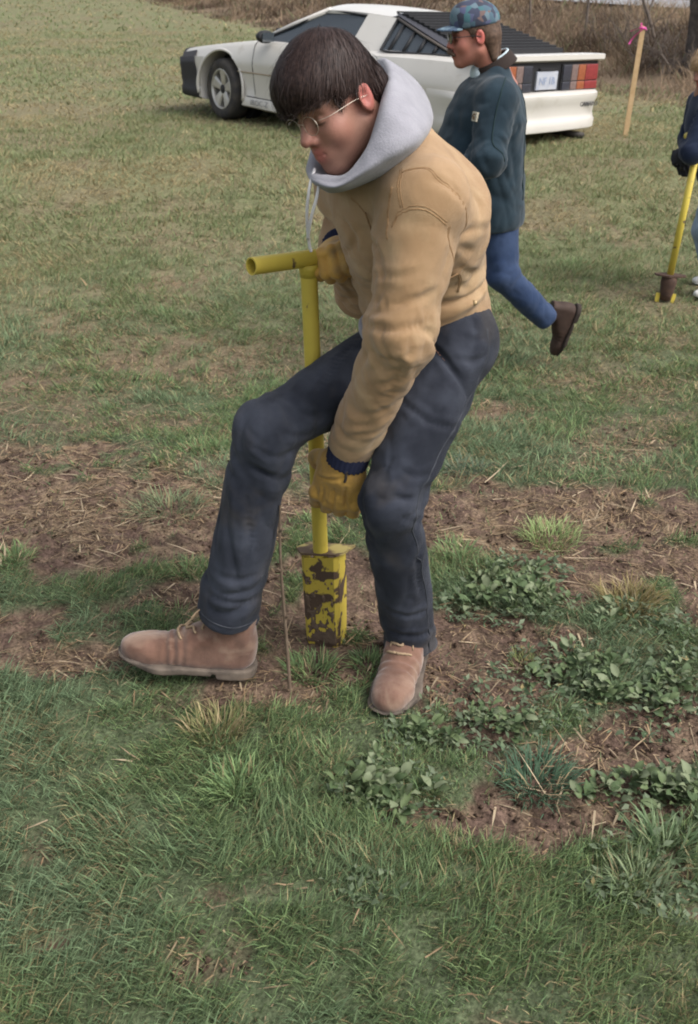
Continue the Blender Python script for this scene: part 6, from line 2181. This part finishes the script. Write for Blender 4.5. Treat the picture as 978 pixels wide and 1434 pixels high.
# ================================================================== brush, saplings and tree on the bank
twig_m = mat('grey_twig', (.105, .085, .072), rough=.95, col2=(.15, .12, .10), scale=12)
def bush(u, v, Y, h_, w_, n, label, m=twig_m):
    p = at(u, v, Y); z0 = gz1(p[0], p[1])
    b = thing('bare_bush', label, 'bush', (p[0], p[1], z0), 0, 'bare bushes on the bank')
    vf = []
    for i in range(n):
        a = RNG.uniform(0, 6.28); le = RNG.uniform(.1, 1.0); hh = h_ * RNG.uniform(.4, 1.0)
        x0, y0 = RNG.normal(0, w_ * .22, 2)
        pts = [N_([x0, y0, -.03])]
        for k in range(4):
            pts.append(pts[-1] + N_([math.cos(a) * math.sin(le), math.sin(a) * math.sin(le), math.cos(le)]) * hh / 4 + RNG.normal(0, .03, 3))
            le += RNG.normal(.12, .2); a += RNG.normal(0, .4)
        vf.append(tube(N_(pts), np.linspace(.009, .003, 5), 4, cap=False))
        for _ in range(3):
            k = RNG.integers(1, 4); d = unit(RNG.normal(0, 1, 3) + N_([0, 0, .5]))
            vf.append(tube(N_([pts[k], pts[k] + d * hh * .16 + RNG.normal(0, .01, 3), pts[k] + d * hh * .32]), [.004, .003, .002], 3, cap=False))
    V, F = merge(*vf)
    part('twigs', V, F, m, b, local=True)['kind'] = 'stuff'
brown_twig = mat('brown_twig', (.115, .075, .055), rough=.95, col2=(.17, .12, .085), scale=10)
bush(885, 48, 19, .9, 1.0, 46, 'dark tangled bare bush on the bank behind the wooden stake')
bush(925, 55, 17.5, .8, .9, 44, 'low dark bare bush between the stake and the tree trunk')
bush(770, 22, 22, .8, 1.6, 50, 'wide brown bare bush above the car\'s tail', brown_twig)
bush(820, 40, 20, .6, 1.0, 34, 'low brown bush on the bank left of the stake', brown_twig)
bush(965, 62, 16.5, .7, .8, 34, 'bare bush at the foot of the dark tree trunk')
bush(465, 30, 27, .7, 2.0, 40, 'brown scrub on the bank beyond the car\'s bonnet', brown_twig)
bush(550, -6, 30, 1.0, 2.4, 40, 'brown scrub rising behind the car\'s roof', brown_twig)

def sapling(u, v, Y, h_, r, lean, label):
    p = at(u, v, Y); z0 = gz1(p[0], p[1])
    s_ = thing('sapling', label, 'sapling', (p[0], p[1], z0), 0, 'bare saplings on the bank')
    pts = [N_([0, 0, -.05])]
    for k in range(8):
        pts.append(pts[-1] + N_([lean + RNG.normal(0, .03), RNG.normal(0, .03), 1]) * h_ / 8)
    V, F = tube(spline(pts, 3), np.linspace(r, r * .35, 25), 7)
    part('trunk', V, F, twig_m, s_, local=True)
    vf = []
    for i in range(14):
        k = int(RNG.integers(2, 9)); a = RNG.uniform(0, 6.28)
        d = N_([math.cos(a), math.sin(a), .9])
        L_ = h_ * .22 * RNG.uniform(.5, 1.2)
        vf.append(tube(N_([pts[k], pts[k] + d * L_ * .5 + RNG.normal(0, .02, 3), pts[k] + d * L_ + N_([0, 0, L_ * .2])]), [r * .4, r * .25, r * .1], 5, cap=False))
    V, F = merge(*vf)
    part('branches', V, F, twig_m, s_, local=True)
sapling(820, 28, 20.5, 3.2, .028, .02, 'slender bare sapling on the bank above the car\'s spoiler')
sapling(925, 20, 19, 3.0, .030, -.45, 'bare sapling leaning over the road strip, left of the dark trunk')
sapling(745, 16, 23, 3.0, .025, -.1, 'thin bare sapling behind the patterned cap')
sapling(905, 6, 22, 2.6, .022, .3, 'thin bare sapling beside the road, above the pink ribbon')

tp_ = at(985, 52, 16.6); tz = gz1(tp_[0], tp_[1])
tree = thing('tree', 'thick dark tree trunk in the top right corner, standing on the bank', 'tree', (tp_[0], tp_[1], tz))
tbark = mat('dark_bark', (.055, .046, .043), rough=.95, col2=(.095, .080, .072), scale=16, bump=.02, bscale=14)
def bark_d(p):
    t = p[:, 2]
    cx_ = -.10 * t
    r = .17 - .018 * t + .10 * np.exp(-t / .18)
    ang = np.arctan2(p[:, 1], p[:, 0] - cx_)
    d = np.hypot(p[:, 0] - cx_, p[:, 1]) - r + .014 * np.sin(ang * 9 + 6 * vnoise(p * 3)) + .02 * (vnoise(p * 9) - .5)
    return np.maximum(d, np.maximum(t - 4.2, -.2 - t)).astype(f4)
V, F = sdf_mesh(bark_d, (-.85, -.45, -.2), (.45, .45, 4.25), .026)
trunk = part('trunk', V, F, tbark, tree, local=True)
vf = []
for i in range(16):
    z = RNG.uniform(1.9, 4.1); a = RNG.uniform(0, 6.28); d = N_([math.cos(a), math.sin(a), .7]); L_ = RNG.uniform(1.0, 2.2)
    p0 = N_([-.10 * z, 0, z])
    q1 = p0 + d * L_ * .5 + RNG.normal(0, .08, 3); q2 = q1 + (d + RNG.normal(0, .3, 3)) * L_ * .5
    vf.append(tube(spline([p0, q1, q2], 4), np.linspace(.06, .012, 9), 6, cap=False))
    for _ in range(5):
        f_ = RNG.uniform(.3, 1); s0 = q1 * (1 - f_) + q2 * f_
        vf.append(tube(N_([s0, s0 + RNG.normal(0, .18, 3) + N_([0, 0, .12]), s0 + RNG.normal(0, .3, 3) + N_([0, 0, .3])]), [.012, .008, .003], 4, cap=False))
V, F = merge(*vf)
part('crown', V, F, tbark, tree, local=True)
